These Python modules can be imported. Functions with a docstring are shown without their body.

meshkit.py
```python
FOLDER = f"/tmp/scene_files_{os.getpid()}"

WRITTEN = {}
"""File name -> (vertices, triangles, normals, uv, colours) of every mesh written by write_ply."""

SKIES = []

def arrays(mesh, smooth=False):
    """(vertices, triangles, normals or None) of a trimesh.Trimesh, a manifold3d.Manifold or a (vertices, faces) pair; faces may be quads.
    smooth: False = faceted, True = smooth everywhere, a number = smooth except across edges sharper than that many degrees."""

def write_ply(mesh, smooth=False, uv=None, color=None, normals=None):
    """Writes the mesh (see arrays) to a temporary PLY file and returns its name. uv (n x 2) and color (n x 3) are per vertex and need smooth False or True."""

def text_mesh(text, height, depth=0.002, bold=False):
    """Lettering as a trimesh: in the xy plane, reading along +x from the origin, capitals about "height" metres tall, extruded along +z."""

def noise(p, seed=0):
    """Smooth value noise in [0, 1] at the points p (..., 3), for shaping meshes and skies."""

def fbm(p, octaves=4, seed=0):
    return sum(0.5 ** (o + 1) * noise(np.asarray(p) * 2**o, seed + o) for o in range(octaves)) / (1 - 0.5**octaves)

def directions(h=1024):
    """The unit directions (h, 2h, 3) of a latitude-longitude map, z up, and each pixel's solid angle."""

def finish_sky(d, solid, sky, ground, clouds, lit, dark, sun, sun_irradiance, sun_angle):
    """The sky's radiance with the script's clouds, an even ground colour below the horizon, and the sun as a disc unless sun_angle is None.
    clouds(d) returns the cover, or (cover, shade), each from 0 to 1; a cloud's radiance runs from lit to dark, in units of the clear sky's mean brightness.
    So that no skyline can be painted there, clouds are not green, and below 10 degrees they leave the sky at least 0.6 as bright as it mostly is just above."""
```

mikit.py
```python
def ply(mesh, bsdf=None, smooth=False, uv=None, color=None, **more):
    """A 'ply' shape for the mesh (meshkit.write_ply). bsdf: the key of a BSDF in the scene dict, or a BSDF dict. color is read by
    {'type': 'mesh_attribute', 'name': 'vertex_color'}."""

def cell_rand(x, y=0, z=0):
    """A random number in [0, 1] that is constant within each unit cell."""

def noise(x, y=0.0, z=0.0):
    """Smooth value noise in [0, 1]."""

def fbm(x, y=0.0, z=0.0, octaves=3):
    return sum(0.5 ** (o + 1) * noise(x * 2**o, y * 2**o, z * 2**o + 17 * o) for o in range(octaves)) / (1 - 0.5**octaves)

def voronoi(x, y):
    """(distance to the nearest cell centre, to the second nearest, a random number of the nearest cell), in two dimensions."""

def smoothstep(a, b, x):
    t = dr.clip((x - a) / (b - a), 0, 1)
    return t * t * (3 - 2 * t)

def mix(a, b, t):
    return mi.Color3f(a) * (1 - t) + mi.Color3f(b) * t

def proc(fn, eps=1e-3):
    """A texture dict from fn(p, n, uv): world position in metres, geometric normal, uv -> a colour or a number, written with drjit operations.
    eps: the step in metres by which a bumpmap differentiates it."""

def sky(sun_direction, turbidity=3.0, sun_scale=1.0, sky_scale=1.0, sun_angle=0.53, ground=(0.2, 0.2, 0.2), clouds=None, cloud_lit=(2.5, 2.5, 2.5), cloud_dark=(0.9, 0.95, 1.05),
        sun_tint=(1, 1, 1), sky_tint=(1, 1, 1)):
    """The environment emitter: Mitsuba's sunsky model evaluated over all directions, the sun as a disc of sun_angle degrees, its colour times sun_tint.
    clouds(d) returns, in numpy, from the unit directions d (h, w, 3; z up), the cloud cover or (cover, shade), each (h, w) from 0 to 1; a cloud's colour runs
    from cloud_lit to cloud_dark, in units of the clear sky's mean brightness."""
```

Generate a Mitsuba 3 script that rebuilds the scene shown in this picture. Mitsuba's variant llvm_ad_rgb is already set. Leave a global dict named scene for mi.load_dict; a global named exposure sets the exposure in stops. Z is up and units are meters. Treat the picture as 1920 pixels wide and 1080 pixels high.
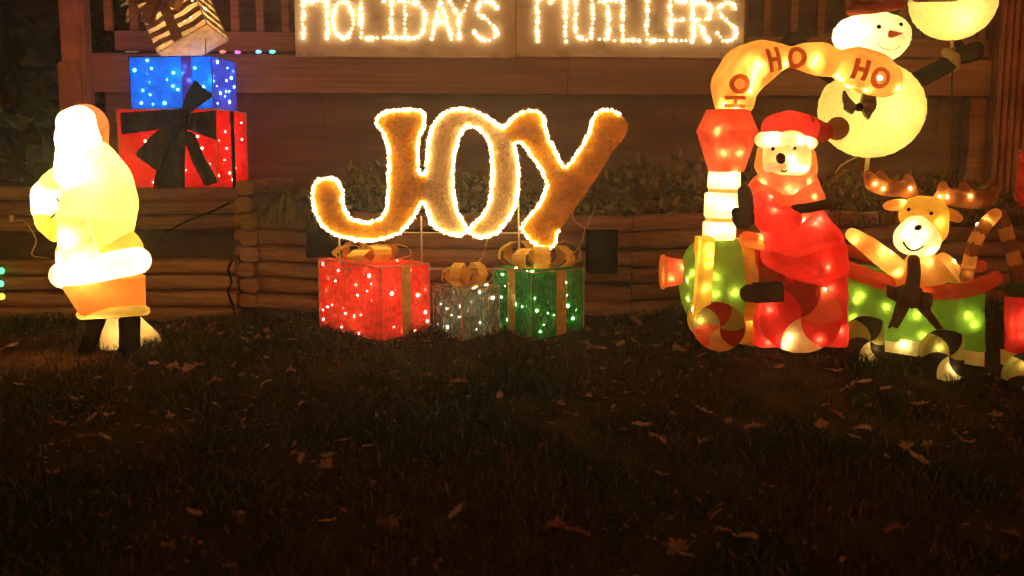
import math
import numpy as np, trimesh, mitsuba as mi, mikit, meshkit, drjit as dr
from manifold3d import Manifold, Mesh, CrossSection, OpType
from mikit import noise, fbm, smoothstep, mix, proc

T = mi.ScalarTransform4f
rng = np.random.default_rng(11)
scene, labels = {}, {}

# ------------------------------------------------------------------ camera, sky, exposure
W2, F = 960.0, 1844.0
PITCH = math.atan(240 / F)
CAM = np.array([0.0, 0.0, 0.82])
FWD = np.array([0, math.cos(PITCH), -math.sin(PITCH)])
UP = np.array([0, math.sin(PITCH), math.cos(PITCH)])
scene['camera'] = {'type': 'thinlens', 'aperture_radius': 0.0085, 'focus_distance': 4.35, 'medium': {'type': 'ref', 'id': 'bloom_haze_air'}, 'fov': math.degrees(2 * math.atan(W2 / F)), 'fov_axis': 'x', 'near_clip': 0.05, 'far_clip': 200.0,
                   'to_world': T().look_at(origin=CAM.tolist(), target=(CAM + FWD).tolist(), up=[0, 0, 1])}
exposure = 4.0
U = 2.0 ** -exposure          # the radiance that just clips
scene['sky'] = {**mikit.sky([0.35, -1.0, 0.10], sun_scale=0.085, sun_angle=40, sun_tint=(1.0, 0.74, 1.3), sky_scale=0.22, sky_tint=(1.0, 0.38, 0.14)), 'sampling_weight': 6.0}  # wide low sun disc behind the camera, added as dim frontal fill


HAZE_DENSITY = 0.014
scene['bloom_haze_air'] = {'type': 'homogeneous', 'albedo': 0.95, 'sigma_t': HAZE_DENSITY, 'phase': {'type': 'hg', 'g': 0.86}}  # thin mist added to imitate lens bloom and lift the shadows


def ray(x, y):
    d = FWD + np.array([(x - W2) / F, 0, 0]) + UP * ((540 - y) / F)
    return d


def at(x, y, Y):
    d = ray(x, y)
    return CAM + d * (Y / d[1])


def on_plane(x, y, p, n):
    d = ray(x, y)
    return CAM + d * (np.dot(p - CAM, n) / np.dot(d, n))


def to_px(p):
    v = np.asarray(p) - CAM
    z = np.dot(v, FWD)
    return W2 + F * v[0] / z


# ------------------------------------------------------------------ scene-entry helpers
def key_for(name):
    if name not in scene and name not in labels and not any(k.startswith(name + '__') for k in scene):
        return name
    n = 1
    while True:
        k = f'{name}_{n:03d}'
        if k not in scene and k not in labels and not any(q.startswith(k + '__') for q in scene):
            return k
        n += 1


def thing(name, label, cat, group=None):
    k = key_for(name)
    labels[k] = {'label': label, 'category': cat}
    if group:
        labels[k]['group'] = group
    return k


def tm(m):
    if isinstance(m, Manifold):
        me = m.to_mesh()
        return trimesh.Trimesh(np.array(me.vert_properties[:, :3]), np.array(me.tri_verts), process=False)
    return m


def put(parent, name, mesh, bsdf, smooth=False, emit=None, kind=None, label=None, color=None, to=None):
    k = key_for(f'{parent}__{name}' if parent else name)
    d = mikit.ply(tm(mesh), bsdf, smooth=smooth, color=color)
    if to is not None:
        d['to_world'] = to
    if emit is not None:
        d['emitter'] = emit
    scene[k] = d
    e = {}
    if kind:
        e['kind'] = kind
    if label:
        e['label'] = label
    if e:
        labels[k] = {**labels.get(k, {}), **e}
    return k


def emit(level, color, w=1.0):
    return {'type': 'area', 'radiance': {'type': 'rgb', 'value': [float(level * U * c) for c in color]}, 'sampling_weight': float(w)}


WARM = (1.0, 0.70, 0.29)
GOLD = (1.0, 0.60, 0.17)


# ------------------------------------------------------------------ materials
def rgb(c):
    return {'type': 'rgb', 'value': [float(x) for x in c]}


def diffuse(name, c):
    scene[name] = {'type': 'twosided', 'bsdf': {'type': 'diffuse', 'reflectance': c if isinstance(c, dict) else rgb(c)}}


def princ(name, c, rough=0.5, metal=0.0, **kw):
    scene[name] = {'type': 'twosided', 'bsdf': {'type': 'principled', 'base_color': c if isinstance(c, dict) else rgb(c), 'roughness': rough, 'metallic': metal, **kw}}


PUCKER = proc(lambda p, n, uv: 0.034 * fbm(p.x * 17, p.y * 17, p.z * 11, 2))


def shellmat(name, c, trans=1.2, rough=0.55, vary=0.12, scale=22.0):
    c = [float(x) for x in c]
    vary = vary + 0.10
    fn = lambda p, n, uv: mi.Color3f(*c) * (1 - vary + 2 * vary * fbm(p.x * scale, p.y * scale, p.z * scale))
    scene[name] = {'type': 'principledthin', 'base_color': proc(fn), 'roughness': rough, 'diff_trans': trans, 'spec_trans': 0.0}
    if name.startswith(('fabric', 'smoke')):
        scene[name] = {'type': 'bumpmap', 'scale': 1.0, 'tex': PUCKER, 'bsdf': scene[name]}


def wood_fn(dark, light, fx, fy, fz):
    return lambda p, n, uv: mix(dark, light, fbm(p.x * fx, p.y * fy, p.z * fz, 4)) * (0.7 + 0.5 * noise(p.x * 1.7, p.y * 1.7, p.z * 9))


diffuse('timber_mat', proc(wood_fn((0.12, 0.055, 0.028), (0.31, 0.155, 0.082), 7, 40, 70)))
scene['timber_mat']['bsdf'] = {'type': 'bumpmap', 'scale': 1.0, 'tex': proc(lambda p, n, uv: 0.006 * fbm(p.x * 9, p.y * 55, p.z * 75, 3)), 'bsdf': scene['timber_mat']['bsdf']}
diffuse('deck_mat', proc(wood_fn((0.17, 0.075, 0.035), (0.36, 0.165, 0.08), 3, 12, 60)))
diffuse('post_mat', proc(wood_fn((0.17, 0.062, 0.03), (0.42, 0.165, 0.085), 45, 45, 4)))
diffuse('skirt_mat', proc(wood_fn((0.10, 0.048, 0.024), (0.20, 0.095, 0.048), 4, 8, 30)))
diffuse('siding_mat', proc(wood_fn((0.10, 0.07, 0.05), (0.18, 0.12, 0.09), 3, 8, 30)))
diffuse('board_mat', proc(lambda p, n, uv: mix((0.34, 0.24, 0.15), (0.60, 0.45, 0.32), fbm(p.x * 9, p.y * 9, p.z * 5, 4)) * (1 - 0.22 * smoothstep(0.60, 0.80, fbm(p.x * 9, 3.0, p.z * 13)))))
diffuse('soil_mat', proc(lambda p, n, uv: mix((0.035, 0.020, 0.011), (0.10, 0.058, 0.030), fbm(p.x * 12, p.y * 12, 0, 4))))
GLOW_PATCH = (-2.08, 4.02, 0.42, 0.17)     # bare lawn patch with the bearded figure's glow painted into its colour: centre and half sizes
glow_patch_fn = lambda p: 1 - smoothstep(0.6, 1.15, dr.sqrt(dr.square((p.x - GLOW_PATCH[0]) / GLOW_PATCH[2]) + dr.square((p.y - GLOW_PATCH[1]) / GLOW_PATCH[3])) + 0.5 * (fbm(p.x * 7, p.y * 7, 0) - 0.5))
diffuse('lawn_mat', proc(lambda p, n, uv: mix(mix((0.020, 0.013, 0.006), (0.060, 0.038, 0.017), fbm(p.x * 9, p.y * 9, 0, 4)), mix((0.05, 0.022, 0.011), (0.16, 0.068, 0.03), fbm(p.x * 22, p.y * 22, 0, 4)), glow_patch_fn(p))))
scene['grass_mat'] = {'type': 'twosided', 'bsdf': {'type': 'diffuse', 'reflectance': {'type': 'mesh_attribute', 'name': 'vertex_color'}}}
scene['foliage_mat'] = {'type': 'principledthin', 'base_color': {'type': 'mesh_attribute', 'name': 'vertex_color'}, 'roughness': 0.6, 'diff_trans': 0.5}
diffuse('black_cloth', (0.020, 0.018, 0.016))
diffuse('black_plastic', (0.004, 0.003, 0.003))
diffuse('bow_velvet', proc(lambda p, n, uv: mix((0.010, 0.018, 0.012), (0.030, 0.040, 0.028), fbm(p.x * 30, p.y * 30, p.z * 30))))
diffuse('pompom_shade_felt', (0.34, 0.17, 0.06))  # pompom: its shadow and the snowman's light painted into the brown
diffuse('dark_felt', (0.075, 0.03, 0.018))
princ('wire_mat', (0.45, 0.30, 0.17), 0.4)
princ('green_wire', (0.02, 0.03, 0.02), 0.5)
diffuse('bulb_glass', (0.5, 0.5, 0.5))
scene['bow_gauze'] = {'type': 'principledthin', 'base_color': proc(lambda p, n, uv: mix((0.70, 0.34, 0.04), (0.98, 0.66, 0.16), fbm(p.x * 60, p.y * 60, p.z * 60))), 'roughness': 0.3, 'diff_trans': 0.7}
princ('gold_ribbon', proc(lambda p, n, uv: mix((0.55, 0.30, 0.06), (0.95, 0.66, 0.20), fbm(p.x * 60, p.y * 60, p.z * 60))), 0.35, 0.6)
princ('carrot_mat', (0.75, 0.22, 0.05), 0.5)
princ('cap_mat', (0.03, 0.05, 0.03), 0.4)

shellmat('plastic_white', (0.95, 0.88, 0.62), 1.25)
shellmat('plastic_yellow', (0.80, 0.71, 0.20), 1.05)
shellmat('plastic_amber', (0.62, 0.34, 0.06), 0.9)
shellmat('plastic_orange', (0.74, 0.19, 0.035), 0.9)
shellmat('snow_plastic', (0.85, 0.66, 0.28), 1.0)
shellmat('plastic_red', (0.70, 0.14, 0.05), 0.8)
shellmat('fabric_red', (0.84, 0.06, 0.06), 1.1)
shellmat('fabric_scarlet', (0.86, 0.17, 0.09), 1.15)
shellmat('fabric_deep_red', (0.38, 0.035, 0.02), 0.8)
shellmat('fabric_green', (0.24, 0.50, 0.07), 1.2)
shellmat('fabric_yellow', (0.90, 0.66, 0.12), 1.1)
shellmat('fabric_cream', (0.92, 0.82, 0.52), 1.2)
shellmat('fabric_white', (0.95, 0.92, 0.78), 1.25)
shellmat('fabric_amber', (0.88, 0.52, 0.18), 1.15)
shellmat('smoke_fabric', (0.80, 0.46, 0.15), 1.15)
shellmat('fabric_orange', (0.86, 0.36, 0.10), 1.1)
shellmat('fabric_olive', (0.42, 0.40, 0.13), 0.8)
shellmat('fabric_black', (0.035, 0.028, 0.022), 0.5)
shellmat('fabric_brown', (0.30, 0.11, 0.032), 0.8)
shellmat('plush_white', (0.90, 0.85, 0.44), 1.15, 0.8, 0.02, 60.0)
shellmat('letter_felt', (0.50, 0.11, 0.03), 0.5)


# ------------------------------------------------------------------ mesh helpers
def box(x0, x1, y0, y1, z0, z1):
    return trimesh.creation.box(bounds=[[min(x0, x1), min(y0, y1), min(z0, z1)], [max(x0, x1), max(y0, y1), max(z0, z1)]])


def bevel_box(sx, sy, sz, b):
    pts = []
    for i in (-1, 1):
        for j in (-1, 1):
            for k in (-1, 1):
                pts += [(i * (sx / 2 - b), j * (sy / 2 - b), k * sz / 2), (i * (sx / 2 - b), j * sy / 2, k * (sz / 2 - b)), (i * sx / 2, j * (sy / 2 - b), k * (sz / 2 - b))]
    return tm(Manifold.hull_points(np.array(pts)))


def frame_matrix(o, ex, ey, ez):
    m = np.eye(4)
    m[:3, 0], m[:3, 1], m[:3, 2], m[:3, 3] = ex, ey, ez, o
    return m


def tube(points, r, sides=8):
    p = np.asarray(points, float)
    r = np.broadcast_to(r, (len(p),))
    t = np.gradient(p, axis=0)
    t /= np.linalg.norm(t, axis=1, keepdims=True) + 1e-12
    a = np.cross(t, np.where(np.abs(t[:, 2:]) < 0.9, [0, 0, 1.0], [1.0, 0, 0]))
    a /= np.linalg.norm(a, axis=1, keepdims=True) + 1e-12
    b = np.cross(t, a)
    ang = np.arange(sides) * 2 * np.pi / sides
    v = (p[:, None] + r[:, None, None] * (np.cos(ang)[None, :, None] * a[:, None] + np.sin(ang)[None, :, None] * b[:, None])).reshape(-1, 3)
    i, j = np.meshgrid(np.arange(len(p) - 1), np.arange(sides), indexing='ij')
    q = np.stack([i * sides + j, i * sides + (j + 1) % sides, (i + 1) * sides + (j + 1) % sides, (i + 1) * sides + j], -1).reshape(-1, 4)
    f = np.vstack([q[:, [0, 1, 2]], q[:, [0, 2, 3]]])
    n = len(v)
    v = np.vstack([v, p[0], p[-1]])
    k = np.arange(sides)
    f = np.vstack([f, np.stack([k * 0 + n, (k + 1) % sides, k], 1), np.stack([k * 0 + n + 1, (len(p) - 1) * sides + k, (len(p) - 1) * sides + (k + 1) % sides], 1)])
    return trimesh.Trimesh(v, f, process=False)


def spline(pts, n=10, closed=False):
    p = np.asarray(pts, float)
    out = []
    m = len(p)
    for i in range(m if closed else m - 1):
        a, b, c, d = (p[(i + k) % m] if closed else p[min(max(i + k, 0), m - 1)] for k in (-1, 0, 1, 2))
        t = (np.arange(n) / n)[:, None]
        out.append(0.5 * (2 * b + (c - a) * t + (2 * a - 5 * b + 4 * c - d) * t ** 2 + (3 * b - a - 3 * c + d) * t ** 3))
    if not closed:
        out.append(p[-1:])
    return np.vstack(out)


def resample(p, step, closed=False):
    p = np.asarray(p, float)
    if closed:
        p = np.vstack([p, p[:1]])
    s = np.concatenate([[0], np.cumsum(np.linalg.norm(np.diff(p, axis=0), axis=1))])
    n = max(2, int(round(s[-1] / step)))
    t = np.linspace(0, s[-1], n + 1)[: n if closed else n + 1]
    return np.stack([np.interp(t, s, p[:, k]) for k in range(p.shape[1])], 1)


ICO = trimesh.creation.icosphere(subdivisions=1)


def dots(points, r):
    p = np.asarray(points, float)
    r = np.broadcast_to(r, (len(p),))
    v = (p[:, None] + ICO.vertices[None] * r[:, None, None]).reshape(-1, 3)
    f = (ICO.faces[None] + (np.arange(len(p)) * len(ICO.vertices))[:, None, None]).reshape(-1, 3)
    return trimesh.Trimesh(v, f, process=False)


def cast(mesh, x, y):
    """First hit of the ray towards photo point (x, y) on the mesh: where a bulb lies against the cloth."""
    d = ray(x, y)
    a, b, c = (mesh.vertices[mesh.faces[:, k]] for k in range(3))
    e1, e2 = b - a, c - a
    h = np.cross(d, e2)
    det = (e1 * h).sum(1)
    ok = np.abs(det) > 1e-14
    inv = 1 / np.where(ok, det, 1)
    s = CAM - a
    u = (s * h).sum(1) * inv
    q = np.cross(s, e1)
    v = (q @ d) * inv
    t = (e2 * q).sum(1) * inv
    t = t[ok & (u >= -1e-6) & (v >= -1e-6) & (u + v <= 1 + 1e-6) & (t > 0)]
    return CAM + d * t.min() if len(t) else None


# ------------------------------------------------------------------ figures: soft bodies drawn as chains of spheres about a depth
class Fig:
    def __init__(s, Y):
        s.Y, s.k = Y, Y / F

    def p(s, x, y, d=0.0):
        return at(x, y, s.Y + d * s.k)

    def ell(s, x, y, rx, ry, rd, d=0.0, rot=0.0, seg=32):
        return Manifold.sphere(s.k, seg).scale((rx, rd, ry)).rotate((0, -rot, 0)).translate(tuple(s.p(x, y, d)))

    def sph(s, x, y, r, d=0.0, seg=20):
        return s.ell(x, y, r, r, r, d, 0, seg)

    def hull(s, pts, seg=20):
        return Manifold.batch_hull([s.sph(a[0], a[1], a[2], a[3] if len(a) > 3 else 0, seg) for a in pts])

    def chain(s, pts, seg=20):
        b = [s.sph(a[0], a[1], a[2], a[3] if len(a) > 3 else 0, seg) for a in pts]
        if len(b) == 1:
            return b[0]
        return Manifold.batch_boolean([Manifold.batch_hull([b[i], b[i + 1]]) for i in range(len(b) - 1)], OpType.Add)

    def prism(s, pts, d0, d1, dref=None):
        """A photo outline given thickness from depth d0 to d1 (pixels away from the figure's own depth)."""
        w = np.array([s.p(x, y, d0 if dref is None else dref) for x, y in pts])[:, [0, 2]]
        cs = CrossSection([w]) if CrossSection([w]).area() > 0 else CrossSection([w[::-1]])
        return cs.extrude((d1 - d0) * s.k).rotate((90, 0, 0)).translate((0, s.Y + d1 * s.k, 0))

    def ring(s, x, y, rx, rd, tilt, r, d=0.0, n=20, x2=0.0):
        pts = []
        for i in range(n):
            a = 2 * math.pi * i / n
            pts.append((x + rx * math.cos(a), y + tilt * math.cos(a), r, d - rd * math.sin(a)))
        b = [s.sph(*q, 14) for q in pts]
        return Manifold.batch_boolean([Manifold.batch_hull([b[i], b[(i + 1) % n]]) for i in range(n)], OpType.Add)


def soft(m, length, it=12):
    t = tm(m.refine_to_length(length))
    t.merge_vertices()
    t = trimesh.smoothing.filter_taubin(t, lamb=0.55, nu=0.5, iterations=it)
    return Manifold(Mesh(np.asarray(t.vertices, np.float32), np.asarray(t.faces, np.uint32)))


def wrinkle(m, length, amp, freq, seed=1):
    t = tm(m.refine_to_length(length))
    t.merge_vertices()
    q = t.vertices * [freq, freq, freq * 0.55]
    t.vertices = t.vertices + t.vertex_normals * (amp * (meshkit.fbm(q, 3, seed) - 0.5))[:, None]
    return Manifold(Mesh(np.asarray(t.vertices, np.float32), np.asarray(t.faces, np.uint32)))


def shell(parts):
    """parts: [(key, manifold)] -> {key: open mesh}: the outer skin of all of them together, hollow inside, each part its own patch."""
    ids, ms = {}, []
    for k, m in parts:
        o = m.as_original()
        ids[o.original_id()] = k
        ms.append(o)
    me = Manifold.batch_boolean(ms, OpType.Add).to_mesh()
    v = np.array(me.vert_properties[:, :3])
    tri, ri, ro = np.array(me.tri_verts), np.array(me.run_index) // 3, np.array(me.run_original_id)
    out = {}
    for i, o in enumerate(ro):
        out.setdefault(ids.get(o), []).append(tri[ri[i]:ri[i + 1]])
    res = {}
    for k, fs in out.items():
        t = trimesh.Trimesh(v, np.vstack(fs), process=False)
        t.remove_unreferenced_vertices()
        res[k] = t
    return res, trimesh.Trimesh(v, tri, process=False)


def glow(thing_key, parts, bulbs, level, color=WARM, r=0.011, inset=0.022, smooth=35, w=1.0, extra=()):
    """parts: [(part name, manifold, material)]; bulbs: photo points, each a bulb hanging just behind the skin there."""
    res, whole = shell([(i, m) for i, (n, m, b) in enumerate(parts)])
    for i, (n, m, b) in enumerate(parts):
        if i in res and len(res[i].faces):
            res[i].merge_vertices()
            bits = sorted(res[i].split(only_watertight=False), key=lambda q: -q.area)
            for q in [q for q in bits if q.area > 0.02 * res[i].area]:
                put(thing_key, n, q, b, smooth)
    pts, rs = [], []
    for q in bulbs:
        h = cast(whole, q[0], q[1])
        if h is not None:
            d = ray(q[0], q[1])
            pts.append(h + d / np.linalg.norm(d) * inset * (q[2] if len(q) > 2 else 1))
            rs.append(r)
    pts += [np.asarray(e[:3]) for e in extra]
    rs += [e[3] for e in extra]
    put(thing_key, 'light_string', dots(pts, rs), 'bulb_glass', True, emit=emit(level, color, w), kind='stuff')
    return whole


def pinwheel(fig, x, y, r, d0, d1, n=6, start=0.0, swirl=0.7, ry=None):
    ry = ry or r
    out = []
    for i in range(n):
        a0, a1 = start + 2 * math.pi * i / n, start + 2 * math.pi * (i + 1) / n
        pts = []
        for a, rev in ((a0, False), (a1, True)):
            e = [(q * math.cos(a + swirl * (q - 1)), q * math.sin(a + swirl * (q - 1))) for q in np.linspace(0, 1, 9)]
            if not rev:
                pts += e
                pts += [(math.cos(t), math.sin(t)) for t in np.linspace(a0, a1, 9)[1:-1]]
            else:
                pts += e[::-1][:-1]
        out.append(fig.prism([(x + r * px, y - ry * pz) for px, pz in pts], d0, d1))
    return out


# ------------------------------------------------------------------ ground
def ground_z(x, y):
    x, y = np.asarray(x, float), np.asarray(y, float)
    base = np.where(y < 4.15, -0.17 * (4.15 - y), 0.0)
    up = 0.07 * np.clip((y - 4.3) / 0.5, 0, 1) * np.clip((x + 0.9) / 0.6, 0, 1)
    right = -0.05 * np.clip((x - 1.2) / 0.8, 0, 1) * np.clip((4.3 - y) / 0.3, 0, 1)
    q = np.stack([x * 2.2, y * 2.2, x * 0], -1)
    return base + up + right + 0.03 * (meshkit.fbm(q, 3, 5) - 0.5)


def ground_hit(x, y):
    d = ray(x, y)
    lo, hi = 1.5, 7.0
    for _ in range(40):
        m = (lo + hi) / 2
        p = CAM + d * (m / d[1])
        if p[2] > ground_z(p[0], p[1]):
            lo = m
        else:
            hi = m
    return CAM + d * (lo / d[1])


def sheet(xs, ys, zf):
    X, Y = np.meshgrid(xs, ys)
    v = np.stack([X, Y, zf(X, Y)], -1).reshape(-1, 3)
    i, j = np.meshgrid(np.arange(len(ys) - 1), np.arange(len(xs) - 1), indexing='ij')
    a = i * len(xs) + j
    q = np.stack([a, a + 1, a + len(xs) + 1, a + len(xs)], -1).reshape(-1, 4)
    return trimesh.Trimesh(v, np.vstack([q[:, [0, 1, 2]], q[:, [0, 2, 3]]]), process=False)


xs = np.concatenate([[-30, -15, -8, -5], np.linspace(-4, 4, 121), [5, 8, 15, 30]])
ys = np.concatenate([[-20, -8, -3, 0], np.linspace(1.0, 5.6, 71), [7, 10, 20, 40]])
labels['lawn'] = {'kind': 'structure'}
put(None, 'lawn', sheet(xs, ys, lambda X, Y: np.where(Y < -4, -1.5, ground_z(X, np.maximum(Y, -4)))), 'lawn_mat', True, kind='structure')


# ------------------------------------------------------------------ grass on the lawn
def blades(n, x0, x1, y0, y1, zf, h, wd, cols, keep=None, seed=1):
    g = np.random.default_rng(seed)
    x, y = g.uniform(x0, x1, n), g.uniform(y0, y1, n)
    if keep is not None:
        m = keep(x, y)
        x, y = x[m], y[m]
        n = len(x)
    z = zf(x, y)
    a = g.uniform(0, 2 * np.pi, n)
    hh = h * g.uniform(0.35, 1.2, n) * (0.35 + 1.3 * meshkit.noise(np.stack([x * 5, y * 5, x * 0], -1), 3))
    lean = g.normal(0, 0.5, (n, 2)) * hh[:, None]
    base = np.stack([x, y, z - 0.01], -1)
    side = np.stack([np.cos(a), np.sin(a), a * 0], -1) * wd
    mid = base + np.concatenate([lean * 0.35, (hh * 0.6)[:, None]], 1)
    tip = base + np.concatenate([lean, hh[:, None]], 1)
    v = np.stack([base - side, base + side, mid + side * 0.7, mid - side * 0.7, tip], 1).reshape(-1, 3)
    o = (np.arange(n) * 5)[:, None, None]
    f = (np.array([[0, 1, 2], [0, 2, 3], [3, 2, 4]])[None] + o).reshape(-1, 3)
    t = meshkit.fbm(np.stack([x * 2.1, y * 2.1, x * 0], -1), 3, 9)
    pick = np.clip((t - 0.5) * 3.2 + 0.5 + g.normal(0, 0.22, n), 0, 1)
    c = np.asarray(cols[0])[None] * (1 - pick[:, None]) + np.asarray(cols[1])[None] * pick[:, None]
    dry = g.uniform(size=n) < 0.13
    c[dry] = np.asarray(cols[2])
    c = c * g.uniform(0.6, 1.3, (n, 1))
    return trimesh.Trimesh(v, f, process=False), np.repeat(c, 5, 0)


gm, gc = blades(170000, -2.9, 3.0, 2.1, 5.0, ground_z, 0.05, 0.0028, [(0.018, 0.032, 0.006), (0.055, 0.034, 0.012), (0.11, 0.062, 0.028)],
                keep=lambda x, y: (meshkit.fbm(np.stack([x * 4.1, y * 4.1, x * 0], -1), 3, 31) + np.random.default_rng(5).normal(0, 0.07, len(x)) > 0.40) & (np.hypot((x - GLOW_PATCH[0]) / GLOW_PATCH[2], (y - GLOW_PATCH[1]) / GLOW_PATCH[3]) + 0.5 * (meshkit.fbm(np.stack([x * 7, y * 7, x * 0], -1), 3) - 0.5) > np.random.default_rng(2).uniform(0.2, 1.2, len(x))))
put(None, 'grass', gm, 'grass_mat', False, kind='stuff', color=gc)
labels['grass'].update(label='dark short lawn grass with dry brown blades', category='grass')


# ------------------------------------------------------------------ fallen leaves
def leaf_mesh(kind, seed):
    g = np.random.default_rng(seed)
    n = 36
    a = np.linspace(0, 2 * np.pi, n, endpoint=False)
    if kind == 0:      # lobed
        r = 0.55 + 0.38 * np.abs(np.cos(2.5 * a)) ** 0.7 + 0.06 * g.normal(size=n)
        x, y = r * np.cos(a), r * np.sin(a)
    elif kind == 1:    # oval
        x, y = np.cos(a), 0.48 * np.sin(a) * (1 + 0.1 * np.cos(9 * a))
    else:              # long lobed
        r = 1 + 0.22 * np.cos(7 * a) + 0.05 * g.normal(size=n)
        x, y = r * np.cos(a), 0.55 * r * np.sin(a)
    P = np.vstack([[0, 0], np.stack([x, y], 1) * 0.5, np.stack([x, y], 1)])
    c1, c2 = g.uniform(0.25, 0.6), g.uniform(-0.5, 0.5)
    z = c1 * P[:, 1] ** 2 * 1.3 + c2 * P[:, 0] ** 2 + 0.10 * g.normal(size=len(P)) * (np.arange(len(P)) > n)
    v = np.column_stack([P, z])
    k = np.arange(n)
    f = np.vstack([np.stack([k * 0, 1 + k, 1 + (k + 1) % n], 1), np.stack([1 + k, 1 + n + k, 1 + n + (k + 1) % n], 1), np.stack([1 + k, 1 + n + (k + 1) % n, 1 + (k + 1) % n], 1)])
    stem = tube([[-0.95, 0, z[1 + n + n // 2]], [-1.5, 0.1, 0.12]], 0.025, 4)
    return trimesh.util.concatenate([trimesh.Trimesh(v, f, process=False), stem])


LEAF_TONES = [(0.24, 0.115, 0.05), (0.17, 0.062, 0.028), (0.29, 0.165, 0.08)]
for i, c in enumerate(LEAF_TONES):
    scene[f'leaf_mat_{i}'] = {'type': 'principledthin', 'base_color': proc((lambda c: lambda p, n, uv: mi.Color3f(*c) * (0.6 + 0.8 * fbm(p.x * 60, p.y * 60, p.z * 60)))(c)), 'roughness': 0.6, 'diff_trans': 0.35}
LEAVES = [mikit.ply(leaf_mesh(i % 3, 40 + i), f'leaf_mat_{(i * 2) % 3}', smooth=False) for i in range(9)]


def rot3(a, b, c):
    return trimesh.transformations.euler_matrix(a, b, c)


LEAF_WORDS = ['lobed', 'oval', 'long lobed']
TONE_WORDS = ['brown', 'dark rust brown', 'pale tan']


def fallen_leaf(x, y, s, label, group, lift=0.028, zf=ground_z):
    i = int(rng.integers(len(LEAVES)))
    if label is None:
        px = to_px(np.array([x, y, 0.0]))
        label = f"{TONE_WORDS[(i * 2) % 3]} {LEAF_WORDS[i % 3]} leaf {'on the ' + ('left part' if px < 640 else 'middle' if px < 1280 else 'right part') + ' of the open lawn' if 'lawn' in group else 'at the wall foot ' + ('left of the presents' if px < 640 else 'right of the presents') if 'foot' in group else 'among the plants of the planting bed'}"
    k = thing('fallen_leaf', label, 'leaf', group)
    m = rot3(rng.normal(0, 0.24), rng.normal(0, 0.24), rng.uniform(0, 6.28))
    m[:3, :3] *= s
    m[:3, 3] = [x, y, float(zf(x, y)) + lift * rng.uniform(0.45, 0.95) + 0.1 * s]
    scene[k] = {**LEAVES[i], 'to_world': T(m)}


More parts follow.
